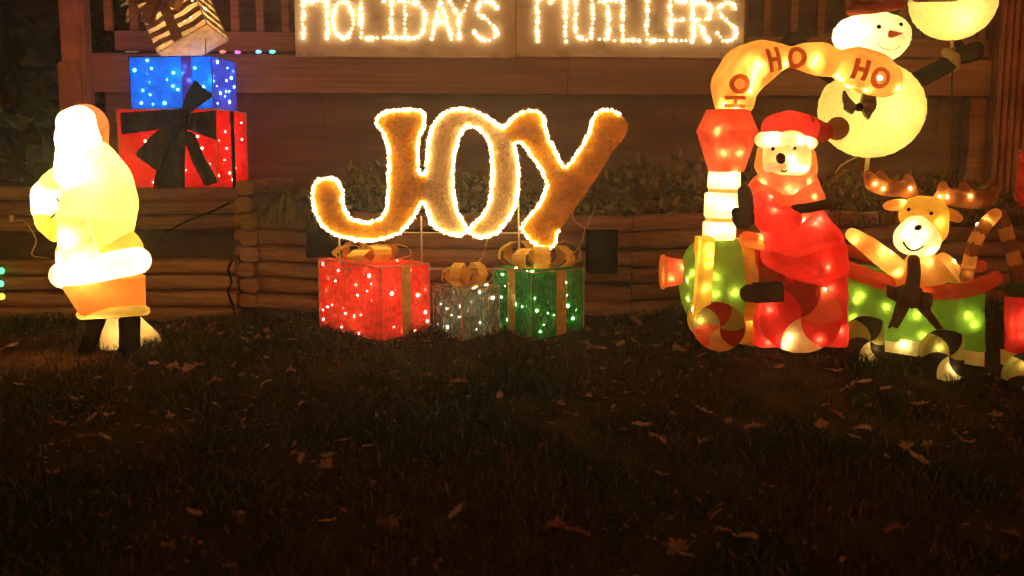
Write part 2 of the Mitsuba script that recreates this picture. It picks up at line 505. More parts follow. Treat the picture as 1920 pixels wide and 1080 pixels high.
LAWN_LEAVES = [(25, 663), (180, 720), (145, 762), (110, 803), (175, 800), (205, 785), (165, 835), (100, 900), (402, 731), (327, 702), (355, 700), (372, 693), (500, 680), (465, 667),
               (862, 732), (937, 752), (565, 872), (610, 885), (365, 988), (615, 990), (855, 978), (935, 845), (690, 850), (430, 1072), (680, 737), (725, 710), (740, 995), (545, 705),
               (1110, 664), (1180, 690), (1270, 662), (1315, 680), (1390, 688), (1050, 768), (1200, 815), (1235, 830), (1320, 785), (1410, 815), (1565, 705), (1620, 730), (1660, 740),
               (1540, 810), (1615, 815), (1570, 792), (1725, 775), (1865, 795), (1700, 855), (1720, 880), (1240, 905), (1040, 1003), (1085, 1015), (1390, 1020), (1405, 1025), (1270, 1045),
               (1675, 1005), (1810, 840), (1340, 985)]
NOTED = {(365, 988): 'curled pale orange leaf alone low on the lawn at left', (1240, 905): 'reddish leaf alone on the dark lawn right of centre',
         (855, 978): 'rust red leaf near the bottom middle of the lawn', (1040, 1003): 'long pale leaf near the bottom, right of the rust red leaf'}
for x, y in LAWN_LEAVES:
    p = ground_hit(x, y)
    if (x, y) in NOTED:
        fallen_leaf(p[0], p[1], rng.uniform(0.028, 0.036), NOTED[(x, y)], 'dry leaves lying on the lawn', 0.045)
    else:
        fallen_leaf(p[0], p[1], rng.uniform(0.024, 0.038), None, 'dry leaves lying on the lawn', 0.035)
for _ in range(50):
    p = ground_hit(rng.uniform(0, 1920), 690 + 380 * rng.uniform() ** 1.7)
    fallen_leaf(p[0], p[1], rng.uniform(0.013, 0.026), None, 'dry leaves lying on the lawn', 0.02)
for _ in range(130):
    a = rng.uniform()
    p = ground_hit(rng.uniform(270, 640), rng.uniform(575, 650)) if a < 0.55 else ground_hit(rng.uniform(1090, 1330), rng.uniform(575, 665))
    fallen_leaf(p[0], p[1], rng.uniform(0.016, 0.028), None, 'dry leaves drifted along the wall foot', 0.03)

# ------------------------------------------------------------------ small leaf litter among the blades
g = np.random.default_rng(91)
n = 14000
lx, ly = g.uniform(-2.9, 3.0, n), g.uniform(2.2, 4.95, n)
dens = meshkit.fbm(np.stack([lx * 2.6, ly * 2.6, lx * 0], -1), 3, 44)
ok = g.uniform(size=n) < np.clip((dens - 0.40) * 3.0, 0.02, 1) * (0.25 + 0.75 * np.clip((ly - 2.6) / 1.9, 0, 1))
lx, ly = lx[ok], ly[ok]
n = len(lx)
c = np.stack([lx, ly, ground_z(lx, ly) + g.uniform(0.012, 0.034, n)], -1)
u = np.concatenate([g.normal(0, 1, (n, 2)), g.normal(0, 0.35, (n, 1))], 1)
u /= np.linalg.norm(u, axis=1, keepdims=True)
w = np.cross(u, np.array([0, 0, 1.0]) + g.normal(0, 0.35, (n, 3)))
w /= np.linalg.norm(w, axis=1, keepdims=True)
sz = g.uniform(0.006, 0.017, (n, 1))
v = np.stack([c - u * sz, c + w * sz * 0.55, c + u * sz, c - w * sz * 0.5], 1).reshape(-1, 3)
f = (np.array([[0, 1, 2], [0, 2, 3]])[None] + (np.arange(n) * 4)[:, None, None]).reshape(-1, 3)
put(None, 'leaf_litter', trimesh.Trimesh(v, f, process=False), 'grass_mat', False, kind='stuff', color=np.repeat(np.array([(0.17, 0.07, 0.03), (0.12, 0.045, 0.02), (0.22, 0.12, 0.055)])[g.integers(3, size=n)] * g.uniform(0.5, 1.1, (n, 1)), 4, 0))
labels['leaf_litter'].update(label='brown leaf fragments littered through the dark lawn', category='leaf litter')

# ------------------------------------------------------------------ timber walls
def log(p0, p1, h, dp, seed):
    """A rounded landscape timber from p0 to p1 (its lower front edge), h high and dp deep, with an uneven skin."""
    p0, p1 = np.asarray(p0, float), np.asarray(p1, float)
    L = np.linalg.norm(p1 - p0)
    ex = (p1 - p0) / L
    ey = np.array([-ex[1], ex[0], 0])
    ez = np.array([0, 0, 1.0])
    a = np.linspace(0, 2 * np.pi, 14, endpoint=False)
    c, s = np.cos(a), np.sin(a)
    cy, cz = np.sign(c) * np.abs(c) ** 0.55 * dp / 2, np.sign(s) * np.abs(s) ** 0.75 * h / 2
    n = max(3, int(L / 0.11))
    t = np.linspace(0, L, n)
    v = []
    for k, tt in enumerate(t):
        e = 0.86 if k in (0, n - 1) else 1.0
        w = 1 + 0.10 * (meshkit.noise(np.stack([a * 0 + tt * 4, c * 2 + seed, s * 2], -1), seed) - 0.5)
        bow = 0.006 * math.sin(tt * 2.1 + seed)
        v.append(p0 + ex * tt + np.outer(dp / 2 + cy * e * w, ey) + np.outer(h / 2 + cz * e * w + bow, ez))
    v = np.vstack(v)
    m = 14
    i, j = np.meshgrid(np.arange(n - 1), np.arange(m), indexing='ij')
    q = np.stack([i * m + j, (i + 1) * m + j, (i + 1) * m + (j + 1) % m, i * m + (j + 1) % m], -1).reshape(-1, 4)
    f = [q[:, [0, 1, 2]], q[:, [0, 2, 3]]]
    nv = len(v)
    v = np.vstack([v, v[:m].mean(0), v[-m:].mean(0)])
    k = np.arange(m)
    f += [np.stack([k * 0 + nv, k, (k + 1) % m], 1), np.stack([k * 0 + nv + 1, nv - m + (k + 1) % m, nv - m + k], 1)]
    t = trimesh.Trimesh(v, np.vstack(f), process=False)
    t.fix_normals()
    return t


def wall(key, segs, rows, z0, h, dp=0.10, split=2.2):
    n = 0
    for r in range(rows):
        for si, (a, b) in enumerate(segs):
            a, b = np.asarray(a, float), np.asarray(b, float)
            L = np.linalg.norm(b - a)
            cuts = [0.0]
            if L > split:
                cuts.append(L * (0.35 + 0.3 * ((r * 0.37 + si * 0.5) % 1)))
            cuts.append(L)
            for c0, c1 in zip(cuts[:-1], cuts[1:]):
                q0, q1 = a + (b - a) * (c0 + 0.004) / L, a + (b - a) * (c1 - 0.004) / L
                jit = rng.normal(0, 0.004)
                put(key, 'timber', log([q0[0], q0[1] + jit, z0 + r * h], [q1[0], q1[1] + jit, z0 + r * h], h * 0.985, dp, int(rng.integers(1000))), 'timber_mat', 40)
                n += 1


def xy(x, Y):
    p = at(x, 450, Y)
    return (p[0], p[1])


lw = thing('timber_wall', 'low wall of four round timbers behind the glowing bearded figure', 'retaining wall')
wall(lw, [(xy(-260, 5.0), xy(440, 5.0))], 4, -0.01, 0.081)
uw = thing('timber_wall', 'upper set-back timber wall under the red lit present', 'retaining wall')
wall(uw, [(xy(-260, 5.5), xy(450, 5.5))], 5, 0.27, 0.081)
P0, P1, P2, P3, P4 = xy(436, 5.12), xy(600, 4.90), xy(1186, 4.72), xy(1620, 5.02), xy(2080, 5.35)
pw = thing('planter_wall', 'timber wall of the planting bed bulging forward behind the JOY sign', 'retaining wall')
wall(pw, [(P0, P1), (P1, P2), (P2, P3), (P3, P4)], 6, 0.05, 0.085, 0.11, 3.0)
for r in range(8):     # the log ends stacked at the left corner
    q = np.array(P0) + rng.normal(0, 0.008, 2)
    put(pw, 'corner_timber', log([q[0] + 0.12 + 0.02 * (r % 3), q[1] + 0.42, 0.05 + 0.083 * r], [q[0] + 0.035 + 0.012 * (r % 2), q[1] - 0.07 - 0.02 * (r % 2), 0.05 + 0.083 * r], 0.085, 0.115, r), 'timber_mat', 40)
# soil of the bed and of the left terraces
import shapely.geometry as sg


def slab(poly, z0, z1):
    m = trimesh.creation.extrude_polygon(sg.Polygon(poly), z1 - z0, engine='earcut')
    m.apply_translation([0, 0, z0])
    return m


inset = lambda p, dy=0.06: (p[0], p[1] + dy)
put(None, 'planting_bed', slab([inset(P0), inset(P1), inset(P2), inset(P3), inset(P4), (4.2, 7.6), (-1.6, 7.6)], 0.0, 0.50), 'soil_mat', False, kind='structure')
put(None, 'soil_terrace', slab([(-4.2, 5.05), (-1.42, 5.05), (-1.42, 5.52), (-4.2, 5.52)], 0.0, 0.285), 'soil_mat', False, kind='structure')
put(None, 'soil_bank', sheet(np.linspace(-4.2, -1.36, 40), np.linspace(5.06, 5.5, 9), lambda X, Y: 0.30 + 0.13 * ((Y - 5.06) / 0.44) ** 0.8 + 0.03 * (meshkit.fbm(np.stack([X * 9, Y * 9, X * 0], -1), 3) - 0.5)), 'soil_mat', True, kind='structure')
put(None, 'upper_terrace', slab([(-4.2, 5.55), (-1.45, 5.55), (-1.3, 7.6), (-4.2, 7.6)], 0.0, 0.655), 'soil_mat', False, kind='structure')

# ------------------------------------------------------------------ porch
HA, HB = at(150, 300, 6.10), at(1850, 300, 6.55)
EX = (HB - HA) * [1, 1, 0]
EX /= np.linalg.norm(EX)
EN = np.array([EX[1], -EX[0], 0])       # towards the viewer
EZ = np.array([0, 0, 1.0])
HO = at(960, 300, 0.5 * (6.10 + 6.55)) * [1, 1, 0]
HO = HO + EN * np.dot(HA * [1, 1, 0] - HO, EN)


def hp(x, y, off=0.0):
    """photo point -> (u along the porch, z) on the plane off metres in front of it"""
    q = on_plane(x, y, HO + EN * off, EN) - HO
    return float(np.dot(q, EX)), float(q[2])


def hbox(u0, u1, n0, n1, z0, z1, b=0.004):
    m = bevel_box(abs(u1 - u0), abs(n1 - n0), abs(z1 - z0), b)
    m.apply_transform(frame_matrix(HO + EX * (u0 + u1) / 2 + EN * (n0 + n1) / 2 + EZ * (z0 + z1) / 2, EX, -EN, EZ))
    return m


zD, zF = hp(900, 105)[1], hp(900, 176)[1]
zR0, zR1 = hp(400, 94)[1], hp(400, 57)[1]
uL, uR = hp(150, 150)[0], hp(1935, 150)[0]
po = thing('porch', 'wooden porch with fascia board, railing and posts behind the display', 'porch')
for a, b in ((uL + 0.05, 0.35), (0.354, uR)):
    put(po, 'fascia_board', hbox(a, b, -0.04, 0.0, zF, zD), 'deck_mat')
for k in range(9):
    put(po, 'deck_board', hbox(uL + 0.05, uR, -0.045 - 0.16 * k, -0.045 - 0.16 * k - 0.154, zD - 0.032, zD - 0.002 - 0.001 * (k % 2)), 'deck_mat')
put(po, 'bottom_rail', hbox(uL + 0.2, uR - 0.1, -0.10, -0.05, zR0, zR1), 'deck_mat', label='lower rail of the porch railing')
put(po, 'top_rail', hbox(uL + 0.2, uR - 0.1, -0.11, -0.04, zR0 + 0.85, zR0 + 0.89), 'deck_mat')
for x in list(range(196, 560, 48)) + list(range(1445, 1860, 51)) + list(range(600, 1420, 50)):
    u = hp(x, 30)[0]
    put(po, 'baluster', hbox(u - 0.024, u + 0.024, -0.094, -0.056, zR1 + 0.001, zR0 + 0.849), 'deck_mat')
ub = np.arange(uL + 0.1, uR, 0.45)
for u in ub:
    put(po, 'skirt_board', hbox(u, u + 0.449, -0.16, -0.135 + rng.normal(0, 0.0006), 0.40, zF + 0.1, 0.001), 'skirt_mat')
u0, u1 = hp(132, 170)[0], hp(176, 170)[0]
put(po, 'post', hbox(u0, u1, -0.02, 0.13, 0.3, 3.2, 0.012), 'post_mat', label='square porch post at the far left')
uc = u0 + 0.012
put(po, 'post_trim', hbox(u0 - 0.02, u1 + 0.0, -0.0, 0.15, 0.3, hp(150, 120)[1], 0.012), 'post_mat')
u0, u1 = hp(1822, 230)[0], hp(1860, 230)[0]
put(po, 'support_post', hbox(u0, u1, -0.13, -0.02, 0.3, zF - 0.002, 0.01), 'deck_mat')
# the big grooved post at the far right
u0, u1 = hp(1868, 150, 0.06)[0], hp(1960, 150, 0.06)[0]
nb = 7
put(po, 'post', hbox(u0, u1, -0.16, 0.045, 0.3, 3.2, 0.01), 'post_mat', label='wide grooved porch post at the far right')
for k in range(nb):
    a = u0 + (u1 - u0) * k / nb
    b = u0 + (u1 - u0) * (k + 1) / nb
    put(po, 'post_slat', tube([HO + EX * (a + b) / 2 + EN * 0.05 + EZ * 0.3, HO + EX * (a + b) / 2 + EN * 0.05 + EZ * 1.6, HO + EX * (a + b) / 2 + EN * 0.05 + EZ * 3.2], (b - a) * 0.46, 10), 'post_mat', 40)

hs = thing('house', 'dark house wall with lap siding behind the porch railing', 'house')
for k in range(16):
    z = zD + 0.12 * k
    b = hbox(uL - 0.1, uR + 0.6, -1.62, -1.60, z, z + 0.128, 0.003)
    b.apply_transform(trimesh.transformations.rotation_matrix(math.radians(5), EX, HO + EX * 0 + EN * -1.61 + EZ * z))
    put(hs, 'siding_board', b, 'siding_mat')
put(hs, 'wall', hbox(uL - 0.1, uR + 0.6, -2.0, -1.66, 0.3, zD + 2.2), 'siding_mat')


# ------------------------------------------------------------------ lettered boards hung on the railing
def board_thing(name, label, x0, x1, strokes, step=8.6):
    k = thing(name, label, 'sign')
    off = 0.02
    ua, zb = hp(x0, 106.5, off)
    ub_, _ = hp(x1, 106.5, off)
    put(k, 'board', hbox(ua, ub_, off - 0.02, off, zb + 0.012, zb + 0.78, 0.003), 'board_mat')
    put(k, 'bottom_trim', hbox(ua, ub_, off - 0.026, off + 0.008, zb, zb + 0.0115, 0.003), 'board_mat')
    for st in strokes:
        pts = []
        for line in st:
            l = resample(np.array(line, float), step)
            pts += [q for q in l if not any(np.hypot(*(q - p)) < step * 0.6 for p in pts)]
        w3, rr = [], []
        for x, y in pts:
            u, z = hp(x + rng.normal(0, 0.8), y + rng.normal(0, 0.8), off + 0.01)
            w3.append(HO + EX * u + EZ * z + EN * (off + 0.008 + rng.uniform(0, 0.012)))
            rr.append(rng.choice([0.0065, 0.0095, 0.0125]))
        put(k, 'light_letter', dots(w3, rr), 'bulb_glass', True, emit=emit(11, (1.0, 0.80, 0.38), 0.6), kind='stuff')
    # the bare wires behind the lights
    return k


def arc(cx, cy, rx, ry, a0, a1, n=16):
    return [(cx + rx * math.cos(math.radians(a)), cy - ry * math.sin(math.radians(a))) for a in np.linspace(a0, a1, n)]


S1 = [(931, 14), (921, 3), (906, 2), (894, 13), (898, 28), (915, 39), (930, 52), (931, 65), (917, 76), (898, 72), (891, 60)]
S2 = [(1381, 16), (1371, 5), (1358, 5), (1348, 15), (1351, 29), (1365, 40), (1379, 52), (1380, 67), (1368, 78), (1353, 75), (1345, 62)]
board_thing('lettered_board', 'left board on the railing with HOLIDAYS spelled in warm lights', 554, 966.5, [
    [[(569, -70), (569, 71)], [(613, -70), (613, 72)], [(569, 2), (613, 2)]],
    [arc(643, 37, 19, 34, 0, 345, 30)],
    [[(677, -2), (677, 71)], [(677, 72), (707, 72)]],
    [[(734, 2), (734, 70)], [(719, 2), (749, 2)], [(720, 71), (751, 71)]],
    [[(759, 2), (759, 71)], [(759, 2), (780, 4), (794, 18), (797, 40), (793, 62), (780, 71), (759, 72)]],
    [[(809, 72), (826, 2), (846, 73)], [(815, 42), (838, 42)]],
    [[(843, 2), (861, 36), (861, 72)], [(878, 2), (861, 36)]],
    [S1]])
board_thing('lettered_board', 'right board of the two on the railing, spelled in warm lights', 967.5, 1394, [
    [[(1008, -70), (1008, 76)], [(1060, -70), (1060, 76)], [(1008, -70), (1034, 4), (1060, -70)]],
    [[(1079, 0), (1079, 60), (1085, 72), (1097, 75), (1107, 70), (1110, 58), (1111, 0)]],
    [[(1140, 2), (1140, 71)], [(1124, 2), (1155, 2)], [(1124, 73), (1152, 73)]],
    [[(1168, 2), (1168, 74)], [(1168, 75), (1198, 75)]],
    [[(1213, 2), (1213, 74)], [(1213, 75), (1244, 76)]],
    [[(1258, 2), (1258, 75)], [(1258, 3), (1283, 3)], [(1258, 38), (1280, 38)], [(1258, 76), (1285, 76)]],
    [[(1299, 2), (1299, 76)], [(1299, 3), (1325, 5), (1335, 18), (1328, 34), (1305, 39)], [(1308, 39), (1328, 77)]],
    [S2]])

# ------------------------------------------------------------------ coloured string lights along the deck edge
cord = [np.array(HO + EX * hp(x, y, 0.02)[0] + EZ * hp(x, y, 0.02)[1] + EN * 0.02) for x, y in ((190, 98), (260, 99), (340, 97), (415, 99), (445, 99), (480, 98), (515, 98), (553, 101))]
sl = thing('string_light', 'string of coloured bulbs along the deck edge above the blue present', 'string lights')
put(sl, 'cord', tube(spline(cord, 5), 0.004, 6), 'green_wire', True)
for (x, y, c, L) in ((416, 97, (1.0, 0.14, 0.06), 1.6), (444, 98, (0.8, 0.12, 0.8), 1.6), (483, 97, (0.06, 0.28, 1.0), 4.0), (509, 97, (0.02, 0.8, 0.45), 3.5)):
    u, z = hp(x, y, 0.03)
    c0 = HO + EX * u + EZ * z + EN * 0.03
    prof = [(0.0, 0.026), (0.006, 0.020), (0.0105, 0.008), (0.011, 0.0), (0.008, -0.010), (0.0, -0.012)]
    b = trimesh.creation.revolve(np.array(prof[::-1]), sections=12)
    b.apply_transform(frame_matrix(c0, EN, EZ, EX))
    put(sl, 'bulb', b, 'bulb_glass', True, emit=emit(L, c, 0.35))
    cp = trimesh.creation.cylinder(0.008, 0.02, sections=10)
    cp.apply_transform(frame_matrix(c0 - EX * 0.02, EN, EZ, EX))
    put(sl, 'socket', cp, 'cap_mat', True)
sg2 = thing('string_light', 'string with green and amber bulbs at the left edge of the low wall', 'string lights')
put(sg2, 'cord', tube(spline([at(-30, 480, 4.97), at(2, 508, 4.965), at(1, 532, 4.965), at(3, 556, 4.965), at(-20, 590, 4.95)], 5), 0.004, 6), 'green_wire', True)
for (x, y, c, L) in ((2, 508, (0.015, 0.8, 0.16), 5.0), (1, 532, (0.02, 0.8, 0.26), 3.5), (3, 556, (1.0, 0.6, 0.05), 3.0)):
    put(sg2, 'bulb', dots([at(x, y, 4.95)], 0.017), 'bulb_glass', True, emit=emit(L, c, 0.35))

# ------------------------------------------------------------------ presents
def ribbon(path, across, w):
    p = np.asarray(path, float)
    a = np.asarray(across, float)
    a = np.broadcast_to(a, p.shape) * (w / 2 if np.isscalar(w) else np.asarray(w)[:, None] / 2)
    v = np.vstack([p - a, p + a])
    n = len(p)
    k = np.arange(n - 1)
    f = np.vstack([np.stack([k, k + 1, k + n + 1], 1), np.stack([k, k + n + 1, k + n], 1)])
    return trimesh.Trimesh(v, f, process=False)


def loop(c, d, up, L, H, w, g):
    d, up = d / np.linalg.norm(d), np.array(up, float)
    ac = np.cross(d, up)
    ac /= np.linalg.norm(ac)
    pts = spline([c, c + d * L * 0.45 + up * H * 0.9, c + d * L * 0.95 + up * H * 0.75, c + d * L + up * H * 0.3, c + d * L * 0.6 + up * H * 0.02, c + up * 0.004], 6)
    pts = pts + g.normal(0, 0.002, pts.shape)
    s = np.linspace(0, 1, len(pts))
    return ribbon(pts, ac, w * (0.45 + 0.55 * np.sin(np.pi * np.clip(s, 0.02, 0.98)) ** 0.6))


def box_faces(w, d, h, sag, seed, n=14):
    """left, front... : the four sides and the lid of a cloth-covered box, its cloth slightly uneven"""
    faces = []
    for o, eu, ev, lu, lv, nn in (((-w / 2, -d / 2, 0), (1, 0, 0), (0, 0, 1), w, h, (0, -1, 0)), ((w / 2, -d / 2, 0), (0, 1, 0), (0, 0, 1), d, h, (1, 0, 0)),
                                  ((w / 2, d / 2, 0), (-1, 0, 0), (0, 0, 1), w, h, (0, 1, 0)), ((-w / 2, d / 2, 0), (0, -1, 0), (0, 0, 1), d, h, (-1, 0, 0)),
                                  ((-w / 2, -d / 2, h), (1, 0, 0), (0, 1, 0), w, d, (0, 0, 1))):
        s, t = np.meshgrid(np.linspace(0, 1, n), np.linspace(0, 1, n))
        q = np.array(o) + s[..., None] * lu * np.array(eu) + t[..., None] * lv * np.array(ev)
        k = np.sin(np.pi * s) * np.sin(np.pi * t)
        q = q - np.array(nn) * (sag * k * (0.5 + meshkit.fbm(q * 9 + seed, 3, seed)))[..., None]
        i, j = np.meshgrid(np.arange(n - 1), np.arange(n - 1), indexing='ij')
        a = i * n + j
        f = np.stack([a, a + 1, a + n + 1, a + n], -1).reshape(-1, 4)
        faces.append((trimesh.Trimesh(q.reshape(-1, 3), np.vstack([f[:, [0, 1, 2]], f[:, [0, 2, 3]]]), process=False), np.array(o, float), np.array(eu, float), np.array(ev, float), lu, lv, np.array(nn, float)))
    return faces


def present(key, M, w, d, h, mat, bulbs, level, bulb_color, seed, wire='wire_mat', strands=None, bands=(), band_mat=None, band_w=0.05, bulb_r=0.0055, sides=(0, 1, 3, 4), wt=0.7, sag=0.006, inner=1, inner_r=0.011, side_mat=None):
    """M: 4x4 pose of the box's bottom centre; bulbs: how many on each shown face."""
    g = np.random.default_rng(seed)
    tr = lambda m: (m.apply_transform(M), m)[1]
    faces = box_faces(w, d, h, sag, seed)
    names = ['front_panel', 'side_panel', 'back_panel', 'side_panel', 'lid']
    for nm, fc in zip(names, faces):
        put(key, nm, tr(fc[0].copy()), side_mat if side_mat and nm == 'side_panel' else mat, True)
    c = [(x * w / 2, y * d / 2, z * h) for x in (-1, 1) for y in (-1, 1) for z in (0, 1)]
    fr = []
    for i in range(8):
        for j in range(i + 1, 8):
            if sum(abs(a - b) > 1e-6 for a, b in zip(c[i], c[j])) == 1:
                fr.append(tube([c[i], c[j]], 0.0028, 5))
    put(key, 'wire_frame', tr(trimesh.util.concatenate(fr)), wire, True)
    pts = []
    for fi, nb_ in zip(sides, bulbs):
        _, o, eu, ev, lu, lv, nn = faces[fi]
        cand = []
        tries = 0
        while len(cand) < nb_ and tries < 4000:
            tries += 1
            q = g.uniform(0.05, 0.95, 2)
            if all(np.hypot((q[0] - r[0]) * lu, (q[1] - r[1]) * lv) > 0.36 * math.sqrt(lu * lv / nb_) for r in cand):
                cand.append(q)
        for q in cand:
            pts.append(o + eu * q[0] * lu + ev * q[1] * lv + nn * g.uniform(-0.009, 0.002))
    P = np.array(pts)
    rr = bulb_r * g.choice([0.5, 0.7, 0.9, 1.25], len(P))
    inn = g.uniform(-0.4, 0.4, (inner * 14, 3)) * [w, d, h] + [0, 0, h / 2]
    put(key, 'light_string', tr(dots(np.vstack([P, inn]), np.concatenate([rr, np.full(len(inn), inner_r)]))), 'bulb_glass', True, emit=emit(level, bulb_color, wt), kind='stuff')
    if strands:
        n_, smat = strands
        ms = []
        for fi in sides:
            _, o, eu, ev, lu, lv, nn = faces[fi]
            for _ in range(int(n_ * lu * lv * 10)):
                q = g.uniform(0.02, 0.98, 2)
                a = g.normal(0, 0.35) + math.pi / 2
                dv = eu * math.cos(a) + ev * math.sin(a)
                L = g.uniform(0.015, 0.05)
                p0 = o + eu * q[0] * lu + ev * q[1] * lv + nn * g.uniform(0.002, 0.009)
                sd = np.cross(dv, nn + g.normal(0, 0.7, 3))
                sd /= np.linalg.norm(sd)
                ms.append(np.array([p0 - sd * 0.0012, p0 + sd * 0.0012, p0 + dv * L + nn * g.normal(0, 0.005)]))
        v = np.array(ms).reshape(-1, 3)
        put(key, 'tinsel', tr(trimesh.Trimesh(v, np.arange(len(v)).reshape(-1, 3), process=False)), smat, False, kind='stuff')
    for fi, q0 in bands:      # a ribbon down the middle of a face
        _, o, eu, ev, lu, lv, nn = faces[fi]
        t = np.linspace(0, 1, 12)[:, None]
        path = o + eu * q0 * lu + ev * lv * t + nn * 0.006
        put(key, 'ribbon', tr(ribbon(path, eu, band_w)), band_mat, True)
    return tr


def pose(p, yaw, tilt=0.0):
    m = trimesh.transformations.rotation_matrix(math.radians(yaw), [0, 0, 1])
    m = trimesh.transformations.rotation_matrix(math.radians(tilt), [0, 1, 0]) @ m
    m[:3, 3] = p
    return m


shellmat('tinsel_red', (0.85, 0.07, 0.045), 1.0, 0.3, 0.35, 45)
shellmat('tinsel_green', (0.03, 0.26, 0.08), 0.95, 0.3, 0.45, 45)
shellmat('tinsel_silver', (0.11, 0.15, 0.125), 0.7, 0.3, 0.5, 45)
shellmat('net_red', (0.80, 0.025, 0.02), 1.1, 0.5, 0.15, 30)
shellmat('net_blue', (0.02, 0.28, 0.90), 1.1, 0.5, 0.3, 22)
princ('strand_red', (0.95, 0.22, 0.12), 0.25, 0.7)
princ('strand_green', (0.15, 0.62, 0.22), 0.22, 0.7)
princ('strand_silver', (0.75, 0.72, 0.60), 0.2, 0.85)
princ('strand_gold', (0.95, 0.58, 0.14), 0.22, 0.8)


def bow(key, c, L, H, w, seed, dirs=6, mat='bow_gauze'):
    g = np.random.default_rng(seed)
    for i in range(dirs):
        a = 2 * math.pi * i / dirs + g.uniform(-0.25, 0.25)
        put(key, 'bow__loop', loop(np.array(c), np.array([math.cos(a), math.sin(a), 0]), (0, 0, 1), L * g.uniform(0.8, 1.1), H * g.uniform(0.8, 1.3), w, g), mat, True)


def corner_box(fx, fy, lx, rx, top, yaw):
    """box standing on the lawn: photo point of its front bottom corner, photo columns of its left and right edges, photo row of its front top corner"""
    f = ground_hit(fx, fy)
    a = math.radians(yaw)
    ex, ey = np.array([math.cos(a), math.sin(a), 0]), np.array([-math.sin(a), math.cos(a), 0])

    def reach(e, x):
        s = np.linspace(0.02, 0.9, 400)
        return s[np.argmin([abs(to_px(f + e * t) - x) for t in s])]

    dl, dd = reach(ex, rx), reach(ey, lx)
    c = f + ex * dl / 2 + ey * dd / 2
    z = float(min(ground_z(f[0], f[1]), ground_z(c[0], c[1]))) - 0.01
    h = at(fx, top, f[1])[2] - z
    return pose([c[0], c[1], z], yaw), dl, dd, h


M, w_, d_, h_ = corner_box(716, 644, 600, 806, 502, 42)
k = thing('lit_present', 'red tinsel present with gold bow standing left of the row on the grass', 'lit present')
present(k, M, w_, d_, h_, 'tinsel_red', (9, 6, 22, 4), 30, (1.0, 0.72, 0.42), 21, strands=(420, 'strand_red'), bands=[(0, 0.5)], band_mat='gold_ribbon', band_w=0.05, bulb_r=0.0066, inner=1)
top = (M @ [0, 0, h_ + 0.004, 1])[:3]
bow(k, top, 0.17, 0.075, 0.085, 5, 7)
M, w_, d_, h_ = corner_box(868, 640, 813, 936, 545, 40)
k = thing('lit_present', 'small silver tinsel present with gold bow between the red and green ones', 'lit present')
present(k, M, w_, d_, h_, 'tinsel_silver', (7, 5, 7, 4), 26, (1.0, 0.80, 0.45), 22, strands=(700, 'strand_silver'), bulb_r=0.0058, inner=1, inner_r=0.006)
top = (M @ [0, 0, h_ + 0.004, 1])[:3]
bow(k, top, 0.13, 0.095, 0.055, 6, 7)
M, w_, d_, h_ = corner_box(996, 640, 926, 1094, 512, 38)
k = thing('lit_present', 'green tinsel present with gold ribbons standing right of the row on the grass', 'lit present')
present(k, M, w_, d_, h_, 'tinsel_green', (12, 5, 9, 5), 26, (0.85, 1.0, 0.42), 23, strands=(700, 'strand_green'), bands=[(0, 0.55), (3, 0.5), (1, 0.5)], band_mat='gold_ribbon', band_w=0.06, bulb_r=0.006, inner=0)
top = (M @ [0, 0, h_ + 0.004, 1])[:3]
bow(k, top, 0.18, 0.11, 0.075, 7, 8)

# upper left: red present, blue present on it, striped present tilted on top
a, b = at(226, 349, 5.66), at(408, 349, 5.60)
wR = np.linalg.norm((b - a)[:2])
yaw = math.degrees(math.atan2(b[1] - a[1], b[0] - a[0]))
zt = 0.655
hR = at(300, 205, 5.63)[2] - zt
Mr = pose([0, 0, 0], yaw)
dR = 0.47
cR = (a + b) / 2
MR = Mr.copy()
MR[:3, 3] = [cR[0], cR[1], zt] + Mr[:3, 1] * dR / 2
# the cross ribbons of the far faces follow the box
k_red = thing('lit_present', 'large red lit present with dark velvet bow on the upper terrace', 'lit present')
present(k_red, MR, wR, dR, hR, 'net_red', (22, 14, 10, 6), 32, (1.0, 0.55, 0.38), 31, wire='wire_mat', bands=[(1, 0.5)], band_mat='bow_velvet', band_w=0.06, bulb_r=0.0052, inner=2)
fb = Fig(5.52)
for nm, pts, dd in (('bow__loop', [(338, 208), (365, 150), (400, 180), (352, 214)], -14), ('bow__loop', [(226, 212), (330, 205), (335, 225), (290, 244), (227, 252)], -10),
                    ('bow__loop', [(335, 215), (405, 207), (405, 262), (345, 240)], -12), ('bow__loop', [(330, 215), (296, 246), (253, 290), (297, 322), (322, 270), (345, 235)], -16),
                    ('bow__tail', [(322, 240), (348, 238), (346, 352), (286, 352)], -4), ('bow__tail', [(338, 245), (362, 248), (408, 342), (384, 349)], -7),
                    ('bow__knot', [(325, 206), (342, 203), (352, 222), (343, 240), (324, 238)], -22)):
    q = resample(pts, 7, True)
    m = tm(fb.prism(q, dd - 4, dd + 3).refine_to_length(0.02))
    ctr = m.vertices.mean(0)
    rad = np.linalg.norm((m.vertices - ctr)[:, [0, 2]], axis=1)
    m.vertices[:, 1] -= 0.035 * np.clip(1 - rad / rad.max(), 0, 1) - 0.006 * np.sin(m.vertices[:, 0] * 90)
    put(k_red, nm, m, 'bow_velvet', 40)

